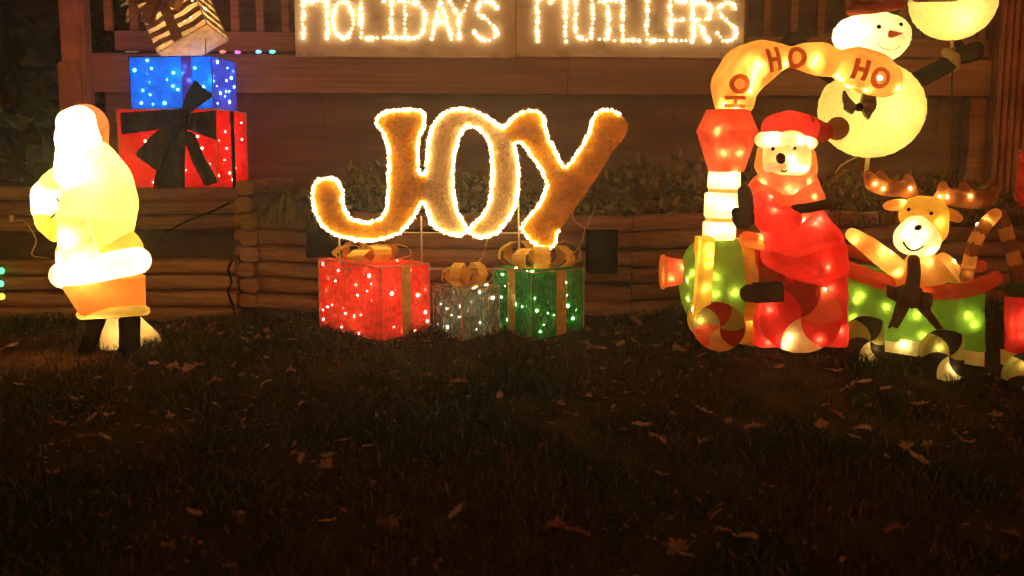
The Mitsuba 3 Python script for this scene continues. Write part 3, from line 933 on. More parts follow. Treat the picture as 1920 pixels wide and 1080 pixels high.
zt2 = zt + hR + 0.004
a, b = at(246, 206, 5.70), at(400, 206, 5.65)
wB = np.linalg.norm((b - a)[:2])
Mb = pose([0, 0, 0], math.degrees(math.atan2(b[1] - a[1], b[0] - a[0])))
dB = 0.36
hB = at(320, 106, 5.68)[2] - zt2
cB = (a + b) / 2
Mb[:3, 3] = [cB[0], cB[1], zt2] + Mb[:3, 1] * dB / 2
k_blue = thing('lit_present', 'blue lit present standing on top of the large red present', 'lit present')
present(k_blue, Mb, wB, dB, hB, 'net_blue', (20, 16, 5, 4), 46, (0.12, 0.62, 1.0), 33, wire='green_wire', bands=[(0, 0.70)], band_mat='purple_band', side_mat='net_blue_dim_side', band_w=0.06, bulb_r=0.0068, inner=1)
shellmat('net_blue_dim_side', (0.14, 0.10, 0.55), 0.8)  # dim side of the blue cloth, with red glow painted in as violet
shellmat('purple_band', (0.22, 0.12, 0.40), 0.9)

c0, c1 = at(293, 98, 5.62), at(390, 46, 5.62)
e1 = (c1 - c0) / np.linalg.norm(c1 - c0)
tilt = -math.degrees(math.atan2(e1[2], e1[0]))
wS = np.linalg.norm(c1 - c0)
dS, hS = 0.24, 0.46
rx = trimesh.transformations.rotation_matrix(math.radians(-20), [1, 0, 0])
ry = trimesh.transformations.rotation_matrix(math.radians(tilt), [0, 1, 0])
Ms = ry @ rx @ trimesh.transformations.rotation_matrix(math.radians(-4), [0, 0, 1])
Ms[:3, 3] = (c0 + c1) / 2 - (Ms[:3, :3] @ [0, -dS / 2, 0]) + [0, 0, 0.0]
k_st = thing('lit_present', 'tilted cream and brown striped lit present balanced above the blue one', 'lit present')
shellmat('net_cream', (0.90, 0.72, 0.40), 1.1, 0.5, 0.2, 30)
princ('stripe_brown', proc(lambda p, n, uv: mix((0.20, 0.11, 0.04), (0.40, 0.25, 0.10), fbm(p.x * 40, p.y * 40, p.z * 40))), 0.4, 0.4)
trS = present(k_st, Ms, wS, dS, hS, 'net_cream', (16, 8, 6, 3), 15, (1.0, 0.74, 0.36), 35, bulb_r=0.0068, inner=2, wire='wire_mat')
bm = trimesh.creation.box([wS * 0.98, dS * 0.98, 0.004])
bm.apply_translation([0, 0, 0.003])
put(k_st, 'bottom_panel', trS(bm), 'net_cream')
g = np.random.default_rng(3)
for i in range(7):
    z = 0.045 + i * 0.062
    hh = 0.034
    for s0, s1, yy, ax in ((-wS / 2, wS / 2, -dS / 2 - 0.004, 0), (-dS / 2, dS / 2, wS / 2 + 0.004, 1)):
        t = np.linspace(s0, s1, 14)
        zz = z + 0.004 * np.sin(np.arange(14) * 1.1 + i)
        path = np.stack([t, t * 0 + yy, zz], 1) if ax == 0 else np.stack([t * 0 + yy, t, zz], 1)
        put(k_st, 'stripe', trS(ribbon(path, np.array([0, 0, 1.0]), hh)), 'stripe_brown', True)
put(k_st, 'ribbon', trS(ribbon(np.stack([np.full(12, -0.02), np.full(12, -dS / 2 - 0.008), np.linspace(0.0, hS, 12)], 1), np.array([1.0, 0, 0]), 0.06)), 'stripe_brown', True)
for q in ((0.12, 0.10), (-0.14, 0.06), (0.10, -0.14), (-0.12, -0.12)):
    cc = np.array([-0.02, -dS / 2 - 0.012, 0.30])
    put(k_st, 'bow__loop', trS(loop(cc, np.array([q[0], 0, q[1]]), (0, -1, 0), 0.17, 0.05, 0.07, g)), 'stripe_brown', True)
put(k_st, 'stake', tube([at(385, 72, 5.66), at(386, 104, 5.66)], 0.003, 6), 'wire_mat', True)

# ------------------------------------------------------------------ JOY
JO = [(707, 222), (722, 210), (752, 206), (785, 207), (795, 215), (795, 235), (787, 255), (783, 280), (785, 315), (791, 328), (799, 315), (801, 290), (803, 268), (810, 241), (824, 219), (846, 206), (867, 203.5),
      (892, 209), (914, 220), (943, 238), (961, 222), (983, 210), (1003, 208), (1017, 216), (1022, 235), (1028, 260), (1042, 285), (1057, 314), (1072, 302), (1089, 277), (1105, 247), (1112, 222), (1122, 210), (1139, 206), (1158, 212)]
JDARK = [(1172, 224), (1177, 241), (1169, 260), (1150, 282), (1128, 319), (1100, 360), (1072, 399), (1055, 424)]
JO2 = [(1044, 438), (1042, 454), (1034, 465), (1022, 466), (1000, 455), (983, 438), (979, 424), (989, 410), (1005, 391), (1019, 369), (1025, 347), (1017, 324), (1000, 297), (985, 275), (974, 267), (964, 269), (965, 280),
       (971, 302), (972, 336), (969, 369), (961, 397), (947, 419), (931, 436), (906, 445), (886, 441), (879, 430), (889, 419), (906, 402), (917, 380), (922, 336), (922, 297), (917, 269), (903, 247), (883, 237), (867, 244),
       (858, 266), (852, 291), (849, 336), (852, 374), (860, 402), (869, 419), (874, 428), (869, 439), (852, 441), (827, 433), (810, 419), (802, 397), (793, 378), (782, 394), (774, 410), (754, 433), (727, 445), (693, 451),
       (657, 447), (621, 436), (599, 413), (588, 386), (586, 358), (593, 341), (613, 334), (632, 338), (641, 355), (643, 380), (654, 405), (671, 415), (691, 417), (710, 412), (721, 399), (727, 374), (729, 336), (729, 291), (725, 266), (716, 247), (706, 233)]
fj = Fig(4.48)
full = JO + JDARK + JO2
sp = spline(full, 5, True)
lit_ids = np.ones(len(sp), bool)
lit_ids[len(JO) * 5 - 3:(len(JO) + len(JDARK)) * 5 - 2] = False
poly = sg.Polygon(sp).buffer(0)
jk = thing('joy_sign', 'large gold tinsel sign spelling JOY edged in warm white lights', 'light-up sign')
cuts = [sg.Polygon([(500, 100), (797, 100), (797, 335), (797, 600), (500, 600)]), sg.Polygon([(797, 100), (943, 100), (943, 238), (963, 271), (975, 300), (974, 600), (797, 600)]), sg.Polygon([(943, 100), (1300, 100), (1300, 600), (974, 600), (975, 300), (963, 271), (943, 238)])]
princ('tinsel_back_gold', proc(lambda p, n, uv: mix((0.45, 0.20, 0.006), (0.95, 0.48, 0.02), 0.5 * fbm(p.x * 70, 0, p.z * 70) + 0.5 * smoothstep(0.3, 0.7, fbm(p.x * 14, 3, p.z * 14)))), 0.5, 0.2)
princ('tinsel_back_pale', proc(lambda p, n, uv: mix((0.58, 0.38, 0.18), (0.85, 0.60, 0.32), fbm(p.x * 70, 0, p.z * 70))), 0.5, 0.2)
scene['strand_letters'] = {'type': 'twosided', 'bsdf': {'type': 'principled', 'base_color': {'type': 'mesh_attribute', 'name': 'vertex_color'}, 'roughness': 0.35, 'metallic': 0.15}}
g = np.random.default_rng(77)
for li, (cut, mat, col) in enumerate(zip(cuts, ('tinsel_back_gold', 'tinsel_back_pale', 'tinsel_back_gold'), ((0.95, 0.47, 0.02), (0.98, 0.72, 0.38), (0.95, 0.47, 0.02)))):
    pc = poly.intersection(cut)
    pc = max(getattr(pc, 'geoms', [pc]), key=lambda q: q.area)
    lk = put(jk, 'letter', fj.prism(list(pc.exterior.coords)[:-1], -2, 7), mat, False)
    x0, y0, x1, y1 = pc.bounds
    inner_ = pc.buffer(-1.5)
    import shapely
    q = np.stack([g.uniform(x0, x1, 16000), g.uniform(y0, y1, 16000)], 1)
    q = q[shapely.contains_xy(inner_, q[:, 0], q[:, 1])][:6000]
    w3 = np.array([fj.p(x, y, -2) for x, y in q])
    n = len(w3)
    dv = g.normal(0, 1, (n, 3)) * [1, 0.35, 1]
    dv /= np.linalg.norm(dv, axis=1, keepdims=True)
    sd = np.cross(dv, np.array([0, -1.0, 0]) + g.normal(0, 0.7, (n, 3)))
    sd /= np.linalg.norm(sd, axis=1, keepdims=True)
    L = g.uniform(0.008, 0.024, (n, 1))
    w3 = w3 - np.array([0, 1, 0]) * g.uniform(0.001, 0.010, (n, 1))
    v = np.stack([w3 - sd * 0.0011, w3 + sd * 0.0011, w3 + dv * L], 1).reshape(-1, 3)
    v[:, 1] = np.minimum(v[:, 1], fj.Y - 0.0055)
    cc = np.array(col)[None] * g.choice([0.3, 0.6, 0.9, 1.3], (n, 1)) * (0.55 + 0.9 * meshkit.fbm(w3 * 16, 2, 8))[:, None]
    put(lk, 'tinsel', trimesh.Trimesh(v, np.arange(3 * n).reshape(-1, 3), process=False), 'strand_letters', False, kind='stuff', color=np.repeat(np.clip(cc, 0, 1), 3, 0))
runs = []
lit = sp[np.r_[np.arange((len(JO) + len(JDARK)) * 5 - 2, len(sp)), np.arange(0, len(JO) * 5 - 3)]]
bp = resample(lit, 7.8)
cx = sg.Polygon(sp)
sel = [[], [], []]
for x, y in bp:
    li = min(range(3), key=lambda i: cuts[i].distance(sg.Point(x, y)))
    sel[li].append(fj.p(x + g.normal(0, 0.7), y + g.normal(0, 0.7), -6 + g.normal(0, 1.2)))
for li in range(3):
    put(jk, 'edge_lights', dots(sel[li], g.uniform(0.0070, 0.0108, len(sel[li]))), 'bulb_glass', True, emit=emit(12.5, (1.0, 0.79, 0.34), 1.2), kind='stuff')
for li in range(3):       # tinsel fringe that the edge lights sit in
    c = np.repeat(np.array(sel[li]), 9, 0)
    n = len(c)
    dv = g.normal(0, 1, (n, 3)) * [1, 0.6, 1]
    dv /= np.linalg.norm(dv, axis=1, keepdims=True)
    sd = np.cross(dv, g.normal(0, 1, (n, 3)))
    sd /= np.linalg.norm(sd, axis=1, keepdims=True)
    b = c + dv * 0.007
    v = np.stack([b - sd * 0.0014, b + sd * 0.0014, c + dv * g.uniform(0.014, 0.025, (n, 1))], 1).reshape(-1, 3)
    put(jk, 'edge_tinsel', trimesh.Trimesh(v, np.arange(3 * n).reshape(-1, 3), process=False), 'fringe_mat', False, kind='stuff')
scene['fringe_mat'] = {'type': 'principledthin', 'base_color': rgb((0.92, 0.72, 0.30)), 'roughness': 0.4, 'diff_trans': 0.9}
for x, ya, yb in ((790, 405, 560), (972, 330, 560), (636, 440, 500)):
    put(jk, 'stake', tube([fj.p(x, ya, 9), fj.p(x + 1, yb, 9)], 0.0042, 7), 'wire_mat', True)
put(jk, 'cross_bar', tube([fj.p(640, 505, 10), fj.p(980, 505, 10)], 0.0038, 7), 'wire_mat', True)
put(jk, 'cross_bar', tube([fj.p(700, 436, 10), fj.p(990, 437, 10)], 0.0032, 7), 'wire_mat', True)
put(jk, 'cable', tube(spline([fj.p(1074, 396, 8), fj.p(1076, 412, 6), fj.p(1098, 426, 10), fj.p(1110, 402, 30), fj.p(1118, 396, 60)], 6), 0.003, 6), 'wire_mat', True)
put(jk, 'cable', tube(spline([fj.p(1097, 426, 10), fj.p(1090, 455, 8), fj.p(1072, 480, 4), fj.p(1068, 500, 0)], 6), 0.003, 6), 'wire_mat', True)
put(jk, 'cable', tube(spline([fj.p(915, 446, 8), fj.p(905, 480, 8), fj.p(900, 490, 4), fj.p(918, 510, 0)], 6), 0.0022, 6), 'wire_mat', True)

# ------------------------------------------------------------------ glowing bearded figure at left
fs = Fig(4.2)
sk = thing('bearded_figure', 'brightly glowing white plastic figure of a bearded man reading a list', 'lawn figure')
k_ = 0.022
hat = soft(Manifold.batch_boolean([fs.hull([(160, 237, 42, 10), (164, 250, 38, 14), (176, 262, 24, 22)]), fs.chain([(182, 244, 20, 22), (190, 274, 13, 26)])], OpType.Add), k_, 8)
hat_trim = soft(fs.hull([(134, 232, 28, -14), (150, 228, 30, -16), (152, 262, 36, -12)]), 0.016, 6)
head = soft(Manifold.batch_boolean([fs.ell(140, 262, 34, 42, 40, -8), fs.sph(112, 264, 7, -10), fs.hull([(128, 276, 13, -38), (146, 276, 13, -42)])], OpType.Add), 0.014, 6)
beard = soft(fs.hull([(132, 286, 26, -22), (146, 300, 32, -20), (128, 325, 26, -34), (136, 346, 14, -36)]), k_, 8)
torso = soft(fs.hull([(168, 312, 54, 6), (206, 338, 42, 14), (190, 380, 67, 4), (182, 424, 66, 4), (184, 446, 56, 4)]), 0.03, 10)
near_arm = soft(fs.hull([(200, 330, 40, -14), (214, 374, 42, -24), (168, 378, 36, -44), (136, 386, 24, -56)]), 0.018, 10)
far_arm = soft(fs.chain([(138, 322, 28, 0), (104, 350, 30, -6), (86, 384, 27, -12), (90, 416, 23, -22), (102, 440, 14, -34)]), 0.018, 10)
cuff = soft(fs.hull([(88, 366, 29, -10), (88, 392, 28, -16), (100, 378, 28, -20)]), 0.018, 8)
hand = fs.chain([(112, 404, 12, -44), (120, 414, 12, -60), (132, 420, 10, -70)])
listm = soft(fs.prism([(106, 404), (160, 408), (181, 478), (150, 500), (124, 494), (106, 462)], -84, -66), 0.03, 2)
coat = soft(fs.hull([(150, 478, 44, 0), (222, 470, 46, 4), (186, 500, 70, 4)]), 0.03, 8)
strip = soft(fs.chain([(120, 480, 15, -52), (124, 500, 16, -54), (126, 512, 14, -54)]), 0.02, 6)
trim = soft(fs.ring(188, 502, 70, 62, -14, 26, 2), 0.02, 6)
skirt = Manifold.batch_hull([fs.ell(190, 520, 80, 6, 66, 2), fs.ell(212, 588, 60, 6, 50, 4)])
hem = soft(fs.ring(212, 586, 60, 50, -4, 10, 4), 0.012, 5)
bxe = [fs.p(150, 330, 0), fs.p(150, 470, 8), fs.p(196, 560, 10)]
snow = soft(fs.hull([(228, 590, 22, 34), (232, 640, 44, 36), (276, 640, 26, 40), (205, 645, 18, 10)]), 0.03, 6)
glow(sk, [('hat', hat, 'plastic_red'), ('hat_trim', hat_trim, 'plastic_white'), ('head', head, 'plastic_white'), ('beard', beard, 'plastic_white'), ('body', torso, 'plastic_yellow'),
          ('arm', near_arm, 'plastic_yellow'), ('arm', far_arm, 'plastic_yellow'), ('cuff', cuff, 'plastic_white'), ('hand', hand, 'plastic_white'), ('list', listm, 'plastic_white'),
          ('coat', coat, 'plastic_amber'), ('bag_strip', strip, 'plastic_white'), ('fur_trim', trim, 'plastic_white'), ('skirt', skirt, 'plastic_orange'), ('hem', hem, 'plastic_yellow'), ('snow_base', snow, 'snow_plastic')],
     [], 135, (1.0, 0.89, 0.54), smooth=40, w=5.0,
     extra=[(*fs.p(140, 270, -16), 0.024), (*fs.p(160, 335, -30), 0.036), (*fs.p(160, 505, -38), 0.026), (*fs.p(238, 498, -20), 0.016), (*fs.p(225, 575, 10), 0.010), (*fs.p(132, 450, -74), 0.0085), (*fs.p(92, 372, -22), 0.015), (*fs.p(238, 625, 28), 0.012)])
for pts in ([(180, 600, 15, -12), (174, 624, 15, -14), (166, 646, 13, -18)], [(243, 600, 20, -22), (243, 622, 19, -24), (243, 650, 19, -28)]):
    b = Manifold.batch_boolean([fs.chain(pts), fs.hull([(pts[-1][0], 652, 13, pts[-1][3] - 2), (pts[-1][0] - 12, 656, 9, pts[-1][3] - 22)])], OpType.Add)
    put(sk, 'boot', soft(b, 0.012, 6), 'black_plastic', 40)
put(sk, 'glasses', trimesh.util.concatenate([tube(spline([fs.p(106, 372, -56), fs.p(110, 376, -57), fs.p(109, 384, -58)], 4), 0.003, 6), tube(spline([fs.p(96, 408, -54), fs.p(103, 402, -58)], 4), 0.003, 6)]), 'black_plastic', True)
ck = thing('extension_cord', 'pale extension cord rising beside the glowing bearded figure', 'cord')
put(ck, 'cable', tube(spline([at(20, 413, 4.95), at(45, 415, 4.9), at(58, 430, 4.8), at(68, 452, 4.75), at(60, 478, 4.7), at(92, 484, 4.55)], 7), 0.0032, 6), 'wire_mat', True)
put(ck, 'plug', bevel_box(0.02, 0.02, 0.035, 0.004).apply_translation(at(22, 410, 4.95)), 'wire_mat')
dk = thing('electric_cable', 'dark cable running up the timber wall left of the planter', 'cord')
put(dk, 'cable', tube(spline([at(270, 470, 5.43), at(330, 425, 5.44), at(400, 395, 5.42), at(432, 380, 5.30)], 6), 0.005, 6), 'black_plastic', True)
dk = thing('electric_cable', 'dark cable hanging down the corner of the low wall', 'cord')
put(dk, 'cable', tube(spline([at(436, 488, 4.93), at(428, 505, 4.93), at(434, 530, 4.94), at(428, 548, 4.93), at(436, 572, 4.94), at(440, 590, 4.9)], 6), 0.006, 6), 'black_plastic', True)

# ------------------------------------------------------------------ locomotive with smoke arch
fe = Fig(4.22)
SM = [(1377, 188, 38), (1377, 160, 44), (1397, 132, 46), (1426, 116, 40), (1450, 109, 29), (1482, 106, 17), (1510, 107, 26), (1538, 111, 31), (1570, 120, 24), (1606, 127, 38), (1636, 138, 40), (1658, 149, 33)]
smoke = soft(fe.chain([(x, y, r, 0) for x, y, r in SM]), 0.016, 4)
smoke_big = soft(fe.chain([(x, y, r + 2.2, 0) for x, y, r in SM]), 0.016, 4)


def rotpts(pts, c, a):
    a = math.radians(a)
    return [(c[0] + x * math.cos(a) - y * math.sin(a), c[1] + x * math.sin(a) + y * math.cos(a)) for x, y in pts]


def letter_H(c, w, h, t, a):
    o = [(-w, -h), (-w + t, -h), (-w + t, -t / 2), (w - t, -t / 2), (w - t, -h), (w, -h), (w, h), (w - t, h), (w - t, t / 2), (-w + t, t / 2), (-w + t, h), (-w, h)]
    return fe.prism(rotpts(o, c, a), -140, 0, -34) ^ smoke_big


def letter_O(c, w, h, t, a):
    o = [(w * math.cos(q), h * math.sin(q)) for q in np.linspace(0, 2 * np.pi, 28, endpoint=False)]
    i = [((w - t) * math.cos(q), (h - t) * math.sin(q)) for q in np.linspace(0, 2 * np.pi, 28, endpoint=False)]
    return (fe.prism(rotpts(o, c, a), -140, 0, -34) - fe.prism(rotpts(i, c, a), -150, 10, -34)) ^ smoke_big


eng = thing('train_engine', 'lit green and red fabric locomotive with striped chimney and HO HO HO smoke', 'train decoration')
letters = [letter_H((1378, 191), 11, 19, 6.5, 92), letter_O((1385, 158), 19, 18.5, 8.5, 0), letter_H((1452, 111), 13, 22, 7.5, -14), letter_O((1498, 106), 17, 20.5, 8.5, 0), letter_H((1614, 130), 13.5, 19, 8, 14), letter_O((1650, 146), 18, 20, 8, 0)]
glow(eng, [('smoke', smoke, 'smoke_fabric')] + [('smoke__letter', l, 'letter_felt') for l in letters],
     [(1416, 122), (1413, 134), (1410, 146), (1407, 158), (1404, 170), (1424, 122), (1380, 200), (1358, 196), (1470, 119), (1526, 118), (1531, 108), (1571, 138), (1578, 146), (1592, 160), (1650, 146), (1625, 166), (1682, 164)],
     54, (1.0, 0.68, 0.26), r=0.0110, inset=0.014, w=1.6)
# chimney
def lathe(fig, x, d, prof, seg=24):
    """prof: [(photo y, half width in px)] about a vertical axis through photo column x"""
    cs = CrossSection([[(0.0, at(x, prof[0][0], fig.Y)[2])] + [(r * fig.k, at(x, y, fig.Y)[2]) for y, r in prof] + [(0.0, at(x, prof[-1][0], fig.Y)[2])]])
    if cs.area() <= 0:
        cs = CrossSection([([(0.0, at(x, prof[0][0], fig.Y)[2])] + [(r * fig.k, at(x, y, fig.Y)[2]) for y, r in prof] + [(0.0, at(x, prof[-1][0], fig.Y)[2])])[::-1]])
    p = fig.p(x, prof[0][0], d)
    return Manifold.revolve(cs, seg).translate((p[0], p[1], 0))


cap = lathe(fe, 1365, 0, [(206, 40), (246, 58), (322, 33)], 12)
st = [('chimney__band', lathe(fe, 1358, 0, [(321, 29), (324, 30), (350, 31), (354, 28.5)]), 'fabric_white'), ('chimney__ring', lathe(fe, 1356, 0, [(352, 27.5), (364, 27.5)]), 'fabric_orange'),
      ('chimney__band', lathe(fe, 1353, 0, [(361, 29), (364, 32), (404, 32), (408, 29)]), 'fabric_white'), ('chimney__ring', lathe(fe, 1351, 0, [(406, 28), (418, 28)]), 'fabric_orange'),
      ('chimney__band', lathe(fe, 1349, 0, [(415, 29), (418, 31), (442, 31), (449, 29)]), 'fabric_white')]
glow(eng, [('chimney__cap', cap, 'fabric_scarlet')] + st, [(1347, 246), (1357, 285), (1384, 285), (1340, 335), (1358, 337), (1374, 338), (1334, 372), (1350, 384), (1368, 378), (1372, 392), (1336, 432), (1352, 430), (1368, 432), (1375, 322)], 44, WARM, r=0.0100, inset=0.014, smooth=30, w=1.2)
# boiler
boil = soft(Manifold.batch_hull([fe.ell(1312, 528, 38, 80, 74, 6), fe.ell(1414, 532, 8, 86, 78, 6)]), 0.03, 3)
slabx = lambda pts: fe.prism(pts, -160, 160, -70)
boil_big = soft(Manifold.batch_hull([fe.ell(1312, 528, 38, 83, 78, 6), fe.ell(1414, 532, 8, 89, 82, 6)]), 0.03, 3)
band1 = fe.prism([(1315, 447), (1341, 447), (1331, 606), (1302, 606)], -84, -20)
band2 = boil_big ^ slabx([(1398, 430), (1422, 430), (1422, 640), (1400, 640)])
nose = Manifold.cylinder(36 * fe.k, 31 * fe.k, 24 * fe.k, 24).rotate((0, 90, 0)).translate(tuple(fe.p(1242, 510, 6)))
nose_rim = Manifold.cylinder(6 * fe.k, 33 * fe.k, 33 * fe.k, 24).rotate((0, 90, 0)).translate(tuple(fe.p(1240, 510, 6)))
w1 = pinwheel(fe, 1350, 614, 48, -92, -70, 6, math.radians(64), 0.7, 45)
under = Manifold.batch_hull([fe.ell(1312, 600, 22, 30, 60, 6), fe.ell(1412, 610, 12, 40, 62, 6)])
glow(eng, [('boiler', boil, 'fabric_green'), ('boiler_band', band1, 'fabric_yellow'), ('boiler_band', band2, 'fabric_yellow'), ('nose_lamp', nose, 'fabric_scarlet'), ('nose_rim', nose_rim, 'fabric_orange'), ('base', under, 'fabric_yellow')]
     + [('small_wheel__blade', m, ('fabric_deep_red', 'fabric_olive', 'fabric_scarlet', 'fabric_amber', 'fabric_deep_red', 'fabric_olive')[i]) for i, m in enumerate(w1)],
     [(1277, 503), (1291, 525), (1301, 514), (1292, 560), (1300, 580), (1328, 462), (1330, 476), (1328, 494), (1322, 540), (1377, 548), (1340, 550), (1341, 520), (1312, 600), (1412, 605), (1258, 520)], 36, WARM, r=0.009, inset=0.013, w=1.6)
put(eng, 'coupling_rod', soft(Manifold.batch_boolean([fe.chain([(1404, 550, 16, -118), (1418, 551, 15, -118)]), fe.prism([(1415, 532), (1470, 530), (1471, 566), (1417, 569)], -128, -104)], OpType.Add), 0.012, 4), 'fabric_black', 40)
# cab and the big wheel
cab = soft(fe.prism([(1418, 462), (1590, 462), (1592, 650), (1418, 650)], -70, 90).refine_to_length(0.03), 0.03, 4)
w2 = pinwheel(fe, 1502, 596, 78, -104, -66, 6, math.radians(62), 0.7, 66)
wm = ['fabric_deep_red', 'fabric_red', 'fabric_red', 'fabric_cream', 'fabric_red', 'fabric_scarlet']
cab = wrinkle(cab, 0.022, 0.030, 11, 2)
cab_panel = fe.prism([(1424, 470), (1470, 470), (1474, 528), (1424, 530)], -76, -40)
glow(eng, [('cab', cab, 'fabric_red'), ('cab_panel', cab_panel, 'fabric_deep_red')] + [('drive_wheel__blade', m, wm[i]) for i, m in enumerate(w2)],
     [(1545, 500), (1556, 541), (1546, 543), (1441, 580), (1478, 632), (1470, 646), (1535, 636), (1440, 640), (1575, 620)], 44, WARM, r=0.0085, inset=0.012, w=1.4,
     extra=[(*fe.p(1500, 540, 20), 0.011), (*fe.p(1550, 590, 10), 0.010)])

# ------------------------------------------------------------------ the driver
fd = Fig(4.02)
dv = thing('driver_figure', 'lit bearded driver in red coat and drooping red hat riding the locomotive', 'lawn figure')
hat = soft(fd.hull([(1455, 242, 28, 0), (1480, 236, 29, 0), (1512, 243, 28, 4)]), 0.016, 8)
hat_tail = soft(fd.chain([(1510, 242, 28, 4), (1538, 248, 20, 12), (1556, 246, 13, 16)]), 0.014, 6)
brim = soft(fd.chain([(1430, 262, 15, -4), (1455, 262, 15, -30), (1490, 266, 14, -34), (1517, 268, 13, -14), (1522, 268, 12, 4)]), 0.014, 6)
head = soft(fd.hull([(1474, 282, 45, -2), (1474, 300, 47, -2)]), 0.02, 6)
hair_l = soft(fd.hull([(1434, 280, 14, 6), (1432, 310, 18, 6), (1440, 330, 14, 0)]), 0.016, 5)
hair_r = soft(fd.hull([(1516, 290, 14, 6), (1518, 320, 16, 6)]), 0.016, 5)
moust = soft(Manifold.batch_boolean([fd.hull([(1482, 296, 10, -40), (1508, 314, 10, -30), (1486, 314, 10, -40)]), fd.hull([(1466, 312, 9, -42), (1440, 314, 9, -32)])], OpType.Add), 0.012, 5)
beard = soft(fd.hull([(1436, 332, 16, -10), (1514, 334, 16, -10), (1475, 346, 26, -20)]), 0.02, 6)
chest = soft(fd.hull([(1440, 336, 22, 0), (1510, 336, 22, 0), (1420, 352, 18, 6), (1470, 390, 46, 0), (1528, 378, 22, 4)]), 0.024, 8)
arm = soft(fd.chain([(1432, 380, 24, -22), (1440, 412, 24, -36), (1480, 410, 24, -40)]), 0.018, 8)
skirt = soft(fd.hull([(1452, 420, 20, 0), (1530, 410, 20, 0), (1440, 452, 22, -4), (1560, 450, 24, 0), (1490, 462, 26, -14)]), 0.024, 8)
hipl = soft(fd.hull([(1400, 448, 15, -4), (1440, 456, 15, -8)]), 0.016, 4)
lap = soft(fd.hull([(1450, 478, 26, 0), (1560, 470, 28, 4), (1575, 500, 18, 10), (1520, 500, 34, -4)]), 0.024, 8)
chest, skirt, lap, arm = (wrinkle(m, 0.014, 0.016, 16, 5 + i) for i, m in enumerate((chest, skirt, lap, arm)))
glow(dv, [('hat', hat, 'fabric_red'), ('hat_tail', hat_tail, 'fabric_deep_red'), ('hat_brim', brim, 'fabric_white'), ('face', head, 'fabric_cream'), ('hair', hair_l, 'fabric_amber'), ('hair', hair_r, 'fabric_amber'), ('moustache', moust, 'fabric_white'),
          ('beard', beard, 'fabric_scarlet'), ('chest', chest, 'fabric_scarlet'), ('arm', arm, 'fabric_red'), ('coat', skirt, 'fabric_red'), ('cuff', hipl, 'fabric_orange'), ('lap', lap, 'fabric_red')],
     [(1440, 256), (1452, 258), (1500, 262), (1516, 264), (1483, 296), (1488, 312), (1505, 316), (1478, 352), (1490, 357), (1524, 370), (1444, 371), (1452, 396), (1505, 411), (1528, 420), (1536, 412), (1515, 340), (1420, 436), (1430, 445), (1550, 500), (1433, 340)],
     52, WARM, r=0.0085, inset=0.012, w=2.0, extra=[(*fd.p(1480, 240, 0), 0.009), (*fd.p(1475, 365, 2), 0.012), (*fd.p(1490, 440, 0), 0.009)])
put(dv, 'hat__pompom', soft(fd.sph(1570, 241, 22, 18), 0.012, 2), 'pompom_shade_felt', True)
for x, y in ((1449, 279), (1490, 278)):
    c = fd.p(x, y, -44)
    put(dv, 'face__eye', fd.ell(x, y, 3.2, 3.6, 3, -44.5), 'black_plastic', True)
put(dv, 'face__nose', fd.ell(1464, 297, 8.5, 10, 8, -50, 15), 'dark_felt', True)
put(dv, 'face__mouth', tube(spline([fd.p(1464, 320, -52), fd.p(1470, 322, -53), fd.p(1476, 319, -53)], 4), 0.003, 6), 'black_plastic', True)
put(dv, 'belt', soft(fd.chain([(1490, 393, 9, -48), (1515, 390, 9, -40), (1540, 385, 9.5, -22), (1552, 382, 9, -4)]), 0.01, 3), 'fabric_black', 40)
put(dv, 'glove', soft(Manifold.batch_boolean([fd.hull([(1396, 360, 13, -20), (1400, 388, 15, -24)]), fd.sph(1394, 408, 21, -28), fd.hull([(1380, 398, 9, -38), (1386, 420, 8, -40)])], OpType.Add), 0.012, 4), 'black_cloth', True)

# ------------------------------------------------------------------ the car with its rim, and the reindeer in it
def fcar(x):
    return 4.16 - 0.27 * (x - 1583) / 267


fc = Fig(4.04)
dc = lambda x: (fcar(x) - 4.04) / fc.k
car = thing('train_car', 'lit green fabric train car with red rim and black pinwheel wheels', 'train decoration')
FL, FR = 1584, 1848


def carbox(x0, x1, y00, y01, y10, y11, dep):
    q = []
    for x, ya, yb in ((x0, y00, y01), (x1, y10, y11)):
        for y in (ya, yb):
            for d in (0, dep):
                p = at(x, y, fcar(x))
                q.append(p + np.array([0.05, 1.0, 0]) * d)
    return Manifold.hull_points(np.array(q))


body = carbox(FL, FR, 500, 628, 540, 660, 0.30)
body = wrinkle(body, 0.022, 0.026, 11, 3)
base = carbox(FL + 1, FR - 2, 624, 648, 655, 688, 0.30)
edge = carbox(1832, 1852, 545, 680, 545, 688, 0.32)
rim_pts = [(1580, 500, 14), (1610, 512, 16), (1650, 527, 16), (1700, 542, 15), (1750, 549, 14), (1800, 546, 14.5), (1840, 535, 15), (1866, 522, 14)]
rim = soft(fc.chain([(x, y, r, dc(x) - 6) for x, y, r in rim_pts]), 0.014, 5)
rim_back = soft(fc.chain([(x, y - 34 - 8 * math.sin((x - 1580) / 286 * 3.14), r * 0.8, dc(x) + 125) for x, y, r in rim_pts[:-1]]), 0.014, 4)
wa = pinwheel(fc, 1632, 640, 46, dc(1632) - 14, dc(1632) + 10, 6, math.radians(62), 0.75, 45)
wb = pinwheel(fc, 1780, 668, 50, dc(1780) - 14, dc(1780) + 10, 6, math.radians(62), 0.75, 47)
wm2 = ['fabric_black', 'fabric_olive', 'fabric_black', 'fabric_cream', 'fabric_black', 'fabric_olive']
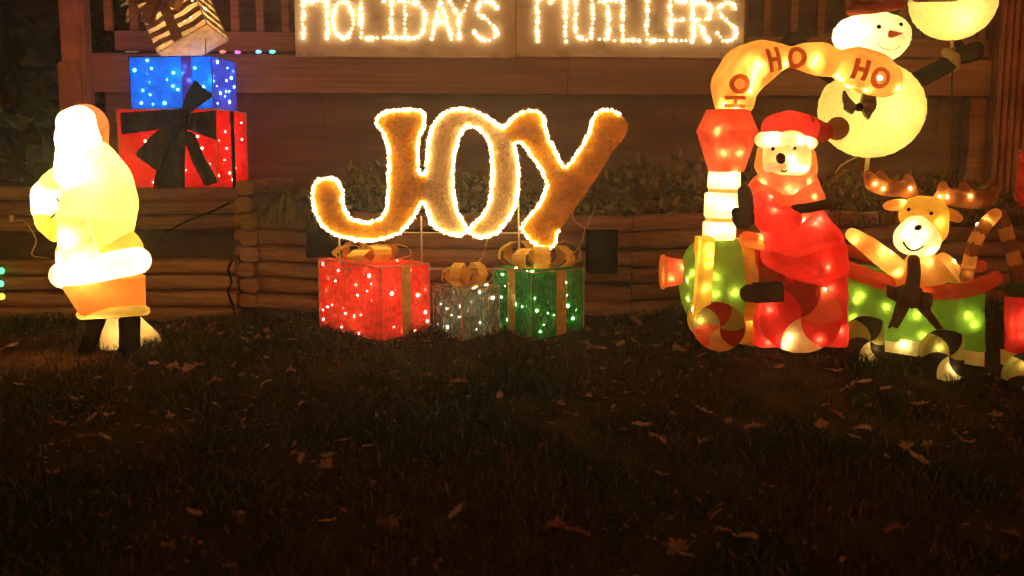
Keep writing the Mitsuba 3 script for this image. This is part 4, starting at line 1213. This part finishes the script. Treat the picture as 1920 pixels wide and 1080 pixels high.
glow(car, [('body', body, 'fabric_green'), ('base', base, 'fabric_cream'), ('rim', rim, 'fabric_scarlet'), ('rim', rim_back, 'fabric_scarlet')] + [('front_wheel__blade', m, c) for m, c in zip(wa, wm2)] + [('rear_wheel__blade', m, c) for m, c in zip(wb, wm2)],
     [(1606, 562), (1614, 552), (1600, 594), (1663, 575), (1720, 590), (1732, 628), (1692, 643), (1698, 646), (1816, 590), (1826, 607), (1726, 556), (1640, 652), (1786, 690), (1760, 650)], 36, (1.0, 0.78, 0.28), r=0.009, inset=0.013, w=1.6,
     extra=[(*(fc.p(1700, 600, 60)), 0.016)])
def flat(fig, pts, d, th, bulge, mat, name, key):
    m = tm(fig.prism(resample(pts, 4, True), d - th / 2, d + th / 2).refine_to_length(0.012))
    c = m.vertices.mean(0)
    q = np.linalg.norm((m.vertices - c)[:, [0, 2]], axis=1)
    m.vertices[:, 1] -= bulge * fig.k * (1 - (q / q.max()) ** 2)
    put(key, name, m, mat, 40)


flat(fc, [(1680, 540), (1704, 532), (1728, 540), (1730, 572), (1706, 578), (1682, 568)], dc(1705) - 34, 10, 14, 'dark_felt', 'bow__knot', car)
flat(fc, [(1684, 540), (1664, 534), (1662, 556), (1684, 568)], dc(1680) - 28, 8, 12, 'dark_felt', 'bow__loop', car)
flat(fc, [(1726, 546), (1746, 550), (1744, 580), (1724, 572)], dc(1735) - 28, 8, 12, 'dark_felt', 'bow__loop', car)
flat(fc, [(1682, 566), (1706, 574), (1682, 617), (1674, 612), (1667, 616)], dc(1685) - 18, 6, 4, 'dark_felt', 'bow__tail', car)
flat(fc, [(1716, 574), (1734, 568), (1770, 618), (1762, 617), (1758, 620)], dc(1740) - 18, 6, 4, 'dark_felt', 'bow__tail', car)

fr_ = Fig(4.02)
rd = thing('reindeer_figure', 'lit fabric reindeer with white muzzle sitting in the green train car', 'lawn figure')
skull = soft(fr_.hull([(1722, 402, 36, 4), (1742, 404, 36, 4), (1745, 430, 32, 2)]), 0.018, 8)
muzzle = soft(fr_.hull([(1708, 446, 32, -22), (1722, 420, 18, -22), (1732, 452, 31, -22), (1716, 430, 26, -26)]), 0.018, 8)
ear_l = fr_.ell(1680, 384, 25, 11, 8, 4, 6)
ear_r = fr_.ell(1784, 403, 24, 11, 8, 4, -26)
bodyr = soft(fr_.hull([(1728, 500, 34, 6), (1705, 530, 30, 8), (1770, 534, 32, 8)]), 0.022, 6)
arm_l = soft(fr_.chain([(1598, 440, 13, 10), (1630, 462, 18, 6), (1668, 492, 20, 0), (1696, 512, 18, 4)]), 0.016, 6)
arm_r = soft(fr_.chain([(1768, 490, 17, 2), (1786, 510, 17, -2), (1798, 528, 15, -4)]), 0.016, 6)
glow(rd, [('head', skull, 'fabric_yellow'), ('muzzle', muzzle, 'fabric_white'), ('ear', ear_l, 'fabric_amber'), ('ear', ear_r, 'fabric_amber'), ('body', bodyr, 'fabric_amber'), ('foreleg', arm_l, 'fabric_amber'), ('foreleg', arm_r, 'fabric_amber')],
     [(1694, 380), (1759, 417), (1745, 468), (1700, 440), (1712, 425), (1602, 448), (1655, 470), (1668, 474), (1682, 508), (1740, 492), (1788, 491), (1730, 440), (1716, 456)], 38, WARM, r=0.0095, inset=0.014, w=1.6)
anl = soft(Manifold.batch_boolean([fr_.chain([(1716, 376, 8, 12), (1706, 356, 14, 12), (1660, 352, 16, 14), (1636, 344, 15, 14), (1628, 328, 9, 14)]), fr_.chain([(1662, 350, 13, 14), (1650, 328, 9, 14)]), fr_.chain([(1706, 356, 13, 12), (1702, 334, 9, 12)])], OpType.Add), 0.014, 5)
anr = soft(Manifold.batch_boolean([fr_.chain([(1750, 380, 8, 12), (1768, 368, 15, 12), (1818, 374, 18, 14), (1850, 374, 17, 14), (1866, 352, 10, 14)]), fr_.chain([(1815, 372, 14, 14), (1806, 348, 9, 14)]), fr_.chain([(1768, 368, 13, 12), (1768, 348, 9, 12)])], OpType.Add), 0.014, 5)
glow(rd, [('antler', anl, 'fabric_brown'), ('antler', anr, 'fabric_brown')], [(1655, 353), (1705, 354), (1762, 369), (1775, 369), (1818, 369), (1640, 345)], 46, (1.0, 0.68, 0.26), r=0.0105, inset=0.009, w=0.9)
for x, y in ((1704, 393), (1746, 400)):
    c = cast(tm(skull), x, y)
    put(rd, 'head__eye', dots([c], 0.0072), 'black_plastic', True)
c = cast(tm(muzzle), 1721, 427)
put(rd, 'head__nose', Manifold.sphere(0.0135, 16).scale((1.1, 0.8, 0.8)).rotate((0, -18, 0)).translate(tuple(c)), 'black_plastic', True)
sm = [cast(tm(muzzle), x, y) for x, y in ((1694, 453), (1698, 461), (1706, 468), (1715, 470), (1724, 466), (1732, 460))]
put(rd, 'head__mouth', tube(spline(sm, 4), 0.0036, 6), 'black_plastic', True)
put(rd, 'scarf', soft(fr_.chain([(1713, 488, 11, -30), (1714, 512, 12, -30), (1710, 540, 13, -30)]), 0.012, 4), 'dark_felt', True)
cc = thing('candy_cane', 'striped brown and amber candy cane leaning at the right of the green train car', 'candy cane')
cane = [(1866, 402, 11.5), (1850, 418, 12.5), (1836, 438, 12.5), (1826, 458, 12.5), (1820, 480, 12.5), (1816, 502, 12), (1812, 520, 12)]
cs_ = [('cane_stripe', fc.hull([(*cane[i], dc(1830) + 20), (*cane[i + 1], dc(1830) + 20)]), 'fabric_amber' if i % 2 == 0 else 'fabric_brown') for i in range(len(cane) - 1)]
glow(cc, cs_, [(1834, 421), (1850, 414), (1815, 512)], 14, WARM, r=0.009, inset=0.012, w=0.5)
cc2 = thing('candy_cane', 'dim striped candy cane beyond the end of the green train car', 'candy cane')
cane = [(1876, 405, 12), (1884, 425, 13), (1890, 448, 13), (1897, 470, 13), (1904, 495, 13), (1910, 530, 13)]
ff = Fig(4.25)
for i in range(len(cane) - 1):
    put(cc2, 'cane_stripe', ff.hull([cane[i], cane[i + 1]]), 'fabric_amber' if i % 2 else 'fabric_brown', 40)
# third car, cut by the frame
f3 = Fig(3.96)
c3 = thing('train_car', 'lit red fabric train car with dark green rim cut by the right edge', 'train decoration')
b3 = soft(f3.prism([(1902, 552), (2080, 560), (2080, 690), (1902, 668)], -10, 36), 0.03, 3)
bs3 = f3.prism([(1900, 664), (2080, 680), (2080, 712), (1900, 692)], -14, 36)
w3_ = pinwheel(f3, 1936, 712, 48, -40, -16, 6, math.radians(62), 0.75, 46)
glow(c3, [('body', b3, 'fabric_red'), ('base', bs3, 'fabric_cream')] + [('wheel__blade', m, c) for m, c in zip(w3_, wm2)], [(1908, 606), (1912, 628), (1918, 590), (1910, 682), (1950, 600), (1916, 680), (1990, 640)], 16, WARM, r=0.010, inset=0.022, w=0.7)
put(c3, 'rim', soft(f3.chain([(1896, 543, 14, -8), (1950, 546, 15, -10), (2080, 556, 15, -10)]), 0.016, 4), 'green_rim', True)
diffuse('green_rim', (0.05, 0.09, 0.03))

# ------------------------------------------------------------------ snowman
fw = Fig(5.05)


def plush(m, length, amp, seed):
    t = tm(m.refine_to_length(length))
    t.merge_vertices()
    n = t.vertex_normals
    t.vertices = t.vertices + n * (amp * (meshkit.fbm(t.vertices * 75, 2, seed) - 0.5)[:, None])
    return Manifold(Mesh(np.asarray(t.vertices, np.float32), np.asarray(t.faces, np.uint32)))


sn = thing('snowman_figure', 'glowing yellow white plush snowman with carrot nose waving a dark mitten', 'lawn figure')
sb = plush(Manifold.batch_boolean([fw.ell(1634, 206, 97, 88, 84, 0)], OpType.Add), 0.016, 0.013, 3)
sh = plush(soft(fw.hull([(1596, 68, 34, -4), (1640, 66, 44, 0), (1668, 68, 38, -4), (1660, 74, 40, -8)]), 0.02, 4), 0.014, 0.012, 4)
glow(sn, [('body', sb, 'plush_white'), ('head', sh, 'fabric_white')], [(1586, 66), (1600, 58)], 120, (1.0, 0.84, 0.36), r=0.011, inset=0.05, w=1.6, smooth=60,
     extra=[(*fw.p(1662, 206, -46), 0.017), (*fw.p(1640, 215, 0), 0.014), (*fw.p(1630, 68, -6), 0.015), (*fw.p(1605, 235, -20), 0.010)])
shm = tm(sh)
for x, y in ((1648, 50), (1689, 46)):
    c = cast(shm, x, y)
    if c is not None:
        put(sn, 'head__eye', dots([c], 0.0105), 'black_plastic', True)
c = cast(shm, 1671, 64)
cone = trimesh.creation.cone(0.019, 0.075, sections=14)
dirn = np.array([0.55, -0.80, -0.02])
dirn /= np.linalg.norm(dirn)
ax = np.cross(dirn, [0, 0, 1])
ax /= np.linalg.norm(ax)
cone.apply_transform(frame_matrix(c + [0, 0.01, 0], ax, np.cross(dirn, ax), dirn))
put(sn, 'head__carrot_nose', cone, 'carrot_mat', 40)
sm = [cast(shm, x, y) for x, y in ((1646, 80), (1650, 87), (1658, 92), (1668, 94), (1680, 92), (1688, 85))]
put(sn, 'head__mouth', tube(spline([q for q in sm if q is not None], 4), 0.0022, 5), 'wire_mat', True)
put(sn, 'hat_brim', soft(fw.hull([(1596, 20, 9, -10), (1690, 8, 9, -10), (1650, 10, 9, 60), (1640, 16, 9, -44)]), 0.02, 3), 'hat_mat', True)
put(sn, 'hat', soft(fw.hull([(1612, -10, 22, 0), (1680, -18, 22, 0), (1606, -70, 22, 0), (1672, -80, 22, 0), (1645, -40, 34, 14)]), 0.03, 3), 'hat_mat', True)
diffuse('hat_mat', (0.32, 0.06, 0.03))
princ('bow_tie_mat', (0.10, 0.06, 0.025), 0.4)
for pts in ([(1606, 198), (1584, 170), (1585, 204), (1600, 214), (1606, 205)], [(1616, 196), (1622, 172), (1645, 174), (1642, 204), (1629, 224), (1619, 206)]):
    m = tm(fw.prism(pts, -98, -86).refine_to_length(0.015))
    m.vertices[:, 1] += 0.008 * np.sin(m.vertices[:, 2] * 80)
    put(sn, 'bow_tie', m, 'bow_tie_mat', 30)
put(sn, 'button', fw.ell(1611, 201, 7.5, 7.5, 5, -100), 'black_plastic', True)
put(sn, 'arm', soft(fw.chain([(1712, 154, 17, -2), (1745, 138, 16, -6), (1786, 116, 15, -8)]), 0.016, 4), 'sleeve_mat', True)
diffuse('sleeve_mat', (0.035, 0.028, 0.014))
put(sn, 'cuff', soft(fw.hull([(1774, 99, 9, -8), (1790, 108, 10, -22), (1792, 126, 8, -8), (1788, 112, 9, 8)]), 0.012, 3), 'cuff_mat', True)
diffuse('cuff_mat', (0.40, 0.26, 0.13))
diffuse('mitten_mat', (0.045, 0.028, 0.022))
put(sn, 'mitten', soft(Manifold.batch_boolean([fw.hull([(1804, 104, 16, -8), (1830, 92, 14, -8), (1826, 98, 17, -8)]), fw.chain([(1804, 96, 9, -10), (1797, 83, 8, -12)])], OpType.Add), 0.012, 4), 'mitten_mat', True)
put(sn, 'arm', soft(fw.chain([(1570, 150, 16, 0), (1530, 120, 15, 4), (1500, 98, 14, 6)]), 0.016, 4), 'sleeve_mat', True)
put(sn, 'mitten', soft(Manifold.batch_boolean([fw.hull([(1486, 82, 20, 8), (1494, 80, 20, 8)]), fw.chain([(1500, 84, 9, 6), (1510, 70, 8, 6)])], OpType.Add), 0.012, 4), 'mitten_mat', True)
put(sn, 'stake', tube([fw.p(1628, 284, 0), fw.p(1624, 325, 0)], 0.012, 8), 'fabric_cream', True)
put(sn, 'cable', tube(spline([fw.p(1566, 325, -8), fw.p(1580, 308, -8), fw.p(1612, 292, -6), fw.p(1625, 286, -2)], 5), 0.004, 6), 'wire_mat', True)

fg = Fig(5.30)
gb = thing('snow_ball_figure', 'glowing round plush snow figure cut by the top edge above the dark mitten', 'lawn figure')
glow(gb, [('body', plush(fg.ell(1787, 2, 78, 70, 66, 0), 0.016, 0.013, 9), 'plush_white')], [], 120, (1.0, 0.80, 0.34), w=1.0, smooth=60, extra=[(*fg.p(1802, 24, -32), 0.017), (*fg.p(1770, 0, -10), 0.013)])
put(gb, 'red_band', soft(fg.ring(1787, -3, 72, 60, -1, 5.5, 0), 0.014, 3), 'hat_mat', True)
put(gb, 'head', plush(fg.ell(1787, -100, 52, 50, 48, 0), 0.02, 0.026, 10), 'plush_white', True)
put(gb, 'stake', tube([fg.p(1785, 66, 0), fg.p(1785, 90, 0)], 0.011, 8), 'cuff_mat', True)
put(gb, 'stake', tube([fg.p(1785, 90, 0), fg.p(1785, 200, 0), fg.p(1785, 340, 0)], 0.005, 8), 'green_wire', True)
# red tinsel decoration at the far right
k = thing('lit_present', 'red tinsel lit present on the planting bed cut by the right edge', 'lit present')
Mq = pose(np.array([at(2005, 400, 5.35)[0], 5.35, 0.47]), 12)
present(k, Mq, 0.40, 0.36, 0.40, 'tinsel_red', (14, 6, 10, 4), 12, (1.0, 0.66, 0.34), 51, strands=(320, 'strand_gold'), bulb_r=0.006, wt=0.5)

# ------------------------------------------------------------------ black electric boxes on the planter wall
for (x0, x1, y0, y1, Y, lab) in ((1102, 1158, 431, 514, 4.60, 'black electric box on the planter wall right of the JOY sign'), (572, 652, 402, 484, 4.80, 'black electric box on the planter wall behind the letter J')):
    a, b = at(x0, y0, Y), at(x1, y1, Y)
    bk = thing('electric_box', lab, 'electric box')
    m = bevel_box(b[0] - a[0], 0.09, a[2] - b[2], 0.006)
    m.apply_translation([(a[0] + b[0]) / 2, Y + 0.045, (a[2] + b[2]) / 2])
    put(bk, 'housing', m, 'black_plastic')
    m = bevel_box(b[0] - a[0] + 0.012, 0.104, 0.012, 0.003)
    m.apply_translation([(a[0] + b[0]) / 2, Y + 0.046, a[2] + 0.007])
    put(bk, 'lid', m, 'timber_mat')


# ------------------------------------------------------------------ plants of the bed
def leafy(n, rx, ry, rz, size, cols, seed):
    g = np.random.default_rng(seed)
    d = g.normal(size=(n, 3))
    d /= np.linalg.norm(d, axis=1, keepdims=True)
    rad = g.uniform(0.35, 1.0, (n, 1)) ** 0.5 * (0.75 + 0.5 * meshkit.noise(d * 2.3 + seed, seed)[:, None])
    p = d * rad * [rx, ry, rz]
    p[:, 2] = np.abs(p[:, 2])
    t = d + g.normal(0, 0.7, (n, 3)) + [0, -0.2, 0.2]
    t /= np.linalg.norm(t, axis=1, keepdims=True)
    s = np.cross(t, g.normal(size=(n, 3)))
    s /= np.linalg.norm(s, axis=1, keepdims=True)
    nn = np.cross(t, s)
    L = size * g.uniform(0.6, 1.3, (n, 1))
    v = np.stack([p, p + t * L * 0.4 + s * L * 0.26 + nn * L * 0.05, p + t * L + nn * L * -0.12, p + t * L * 0.4 - s * L * 0.26 + nn * L * 0.05], 1).reshape(-1, 3)
    f = (np.array([[0, 1, 2], [0, 2, 3]])[None] + (np.arange(n) * 4)[:, None, None]).reshape(-1, 3)
    c = np.asarray(cols)[g.integers(len(cols), size=n)] * g.uniform(0.6, 1.3, (n, 1))
    return trimesh.Trimesh(v, f, process=False), np.repeat(c, 4, 0)


GRN = [(0.15, 0.15, 0.03), (0.22, 0.19, 0.045), (0.26, 0.16, 0.06), (0.10, 0.095, 0.025)]
for (x, y, Y, rx, ry, rz, n, lab) in (
        (1110, 395, 5.10, 0.26, 0.2, 0.20, 520, 'leafy low shrub just right of the letter Y'), (1215, 385, 5.15, 0.30, 0.22, 0.24, 640, 'leafy shrub between the JOY sign and the red chimney cap'),
        (1300, 390, 5.25, 0.24, 0.2, 0.22, 420, 'leafy shrub behind the red chimney cap'), (900, 395, 5.10, 0.34, 0.22, 0.19, 620, 'leafy low shrub behind the letter O'),
        (700, 395, 5.15, 0.34, 0.22, 0.22, 560, 'leafy low shrub behind the stem of the letter J'), (1600, 380, 5.45, 0.36, 0.24, 0.20, 520, 'leafy low shrub under the snowman'),
        (1760, 375, 5.60, 0.36, 0.24, 0.18, 460, 'leafy low shrub behind the right antler'), (1420, 385, 5.40, 0.34, 0.22, 0.22, 300, 'leafy shrub behind the driver')):
    rz *= 1.45
    m, c = leafy(int(n * 1.7), rx * 1.1, ry, rz, 0.058, GRN, int(x))
    p = at(x, y, Y - 0.05)
    m.apply_translation([p[0], p[1], 0.47])
    k = thing('shrub', lab, 'shrub')
    put(k, 'foliage', m, 'foliage_mat', False, color=c)
    put(k, 'stem', trimesh.util.concatenate([tube([[p[0], p[1], 0.45], [p[0] + rng.normal(0, rx * 0.4), p[1] + rng.normal(0, ry * 0.4), 0.47 + rz * 0.9]], 0.004, 5) for _ in range(7)]), 'timber_mat', True)


def arching(n, L, spread, seed, front=0.0):
    g = np.random.default_rng(seed)
    vs, fs_, cs = [], [], []
    for i in range(n):
        a = g.uniform(0, 2 * np.pi)
        d = np.array([math.cos(a), math.sin(a) - front, 0])
        l, up = L * g.uniform(0.6, 1.15), g.uniform(0.35, 0.9)
        t = np.linspace(0, 1, 7)[:, None]
        p = g.normal(0, 0.03, 3) * [1, 1, 0] + d * l * t * spread + np.array([0, 0, 1]) * (l * up * (1.9 * t - 2.1 * t ** 2))
        s = np.array([-d[1], d[0], 0.3]) * 0.0032 * (1 - t ** 3)
        v = np.vstack([p - s, p + s])
        k = np.arange(6)
        fs_.append(np.vstack([np.stack([k, k + 1, k + 8], 1), np.stack([k, k + 8, k + 7], 1)]) + 14 * i)
        vs.append(v)
        c = np.array([(0.18, 0.15, 0.04), (0.26, 0.19, 0.07), (0.12, 0.11, 0.03)][int(g.integers(3))]) * g.uniform(0.6, 1.3)
        cs.append(np.repeat(c[None], 14, 0))
    return trimesh.Trimesh(np.vstack(vs), np.vstack(fs_), process=False), np.vstack(cs)


for (x, Y, n, L, lab) in ((545, 5.05, 260, 0.34, 'ornamental grass clump spilling over the planter corner right of the red present'), (590, 5.02, 200, 0.30, 'ornamental grass clump behind the hook of the letter J')):
    m, c = arching(n, L, 0.8, int(x), 0.5)
    p = at(x, 390, Y)
    m.apply_translation([p[0], p[1], 0.53 if x < 560 else 0.50])
    k = thing('grass_clump', lab, 'ornamental grass')
    put(k, 'foliage', m, 'foliage_mat', False, color=c)
for _ in range(36):
    x, y = rng.uniform(-0.9, 2.6), rng.uniform(5.0, 6.0)
    fallen_leaf(x, y, rng.uniform(0.016, 0.028), None, 'dry leaves on the planting bed', 0.02, lambda a, b: 0.50)
gm, gc = blades(9000, -1.2, 3.0, 4.95, 6.1, lambda x, y: x * 0 + 0.50, 0.09, 0.003, [(0.05, 0.05, 0.015), (0.07, 0.055, 0.02), (0.14, 0.09, 0.04)], seed=4)
put(None, 'ground_cover', gm, 'grass_mat', False, kind='stuff', color=gc)
labels['ground_cover'].update(label='sparse thin stalks growing over the planting bed', category='ground cover')

# ------------------------------------------------------------------ evergreens added at far left to cover the sky and keep it black
for (x, Y, rx, ry, rz, s) in ((-60, 9.5, 1.1, 0.9, 3.0, 1), (60, 10.5, 1.0, 0.9, 3.2, 2), (-260, 9.0, 1.2, 0.9, 2.6, 3)):
    m, c = leafy(6000, rx, ry, rz, 0.34, [(0.03, 0.04, 0.015), (0.02, 0.03, 0.012)], 300 + s)
    p = at(x, 300, Y)
    m.apply_translation([p[0], p[1], 0.3])
    k = thing('backdrop_evergreen', ['added dark evergreen covering the sky at the far left beside the porch post', 'added dark evergreen covering the sky behind the porch post', 'added dark evergreen covering the sky beyond the left edge'][s - 1], 'tree')
    put(k, 'crown', m, 'foliage_mat', False, color=c)
    put(k, 'trunk', tube([[p[0], p[1], 0.0], [p[0], p[1], 2.2]], [0.09, 0.04], 8), 'timber_mat', True)

# ------------------------------------------------------------------ mist added in place of lens bloom
scene['bloom_haze'] = {'type': 'cube', 'to_world': T().translate([0, 12, 1.2]).scale([34, 36, 4.4]), 'bsdf': {'type': 'null'}, 'interior': {'type': 'ref', 'id': 'bloom_haze_air'}}
labels['bloom_haze'] = {'kind': 'stuff', 'label': 'thin mist added in place of lens bloom round the lights', 'category': 'mist'}
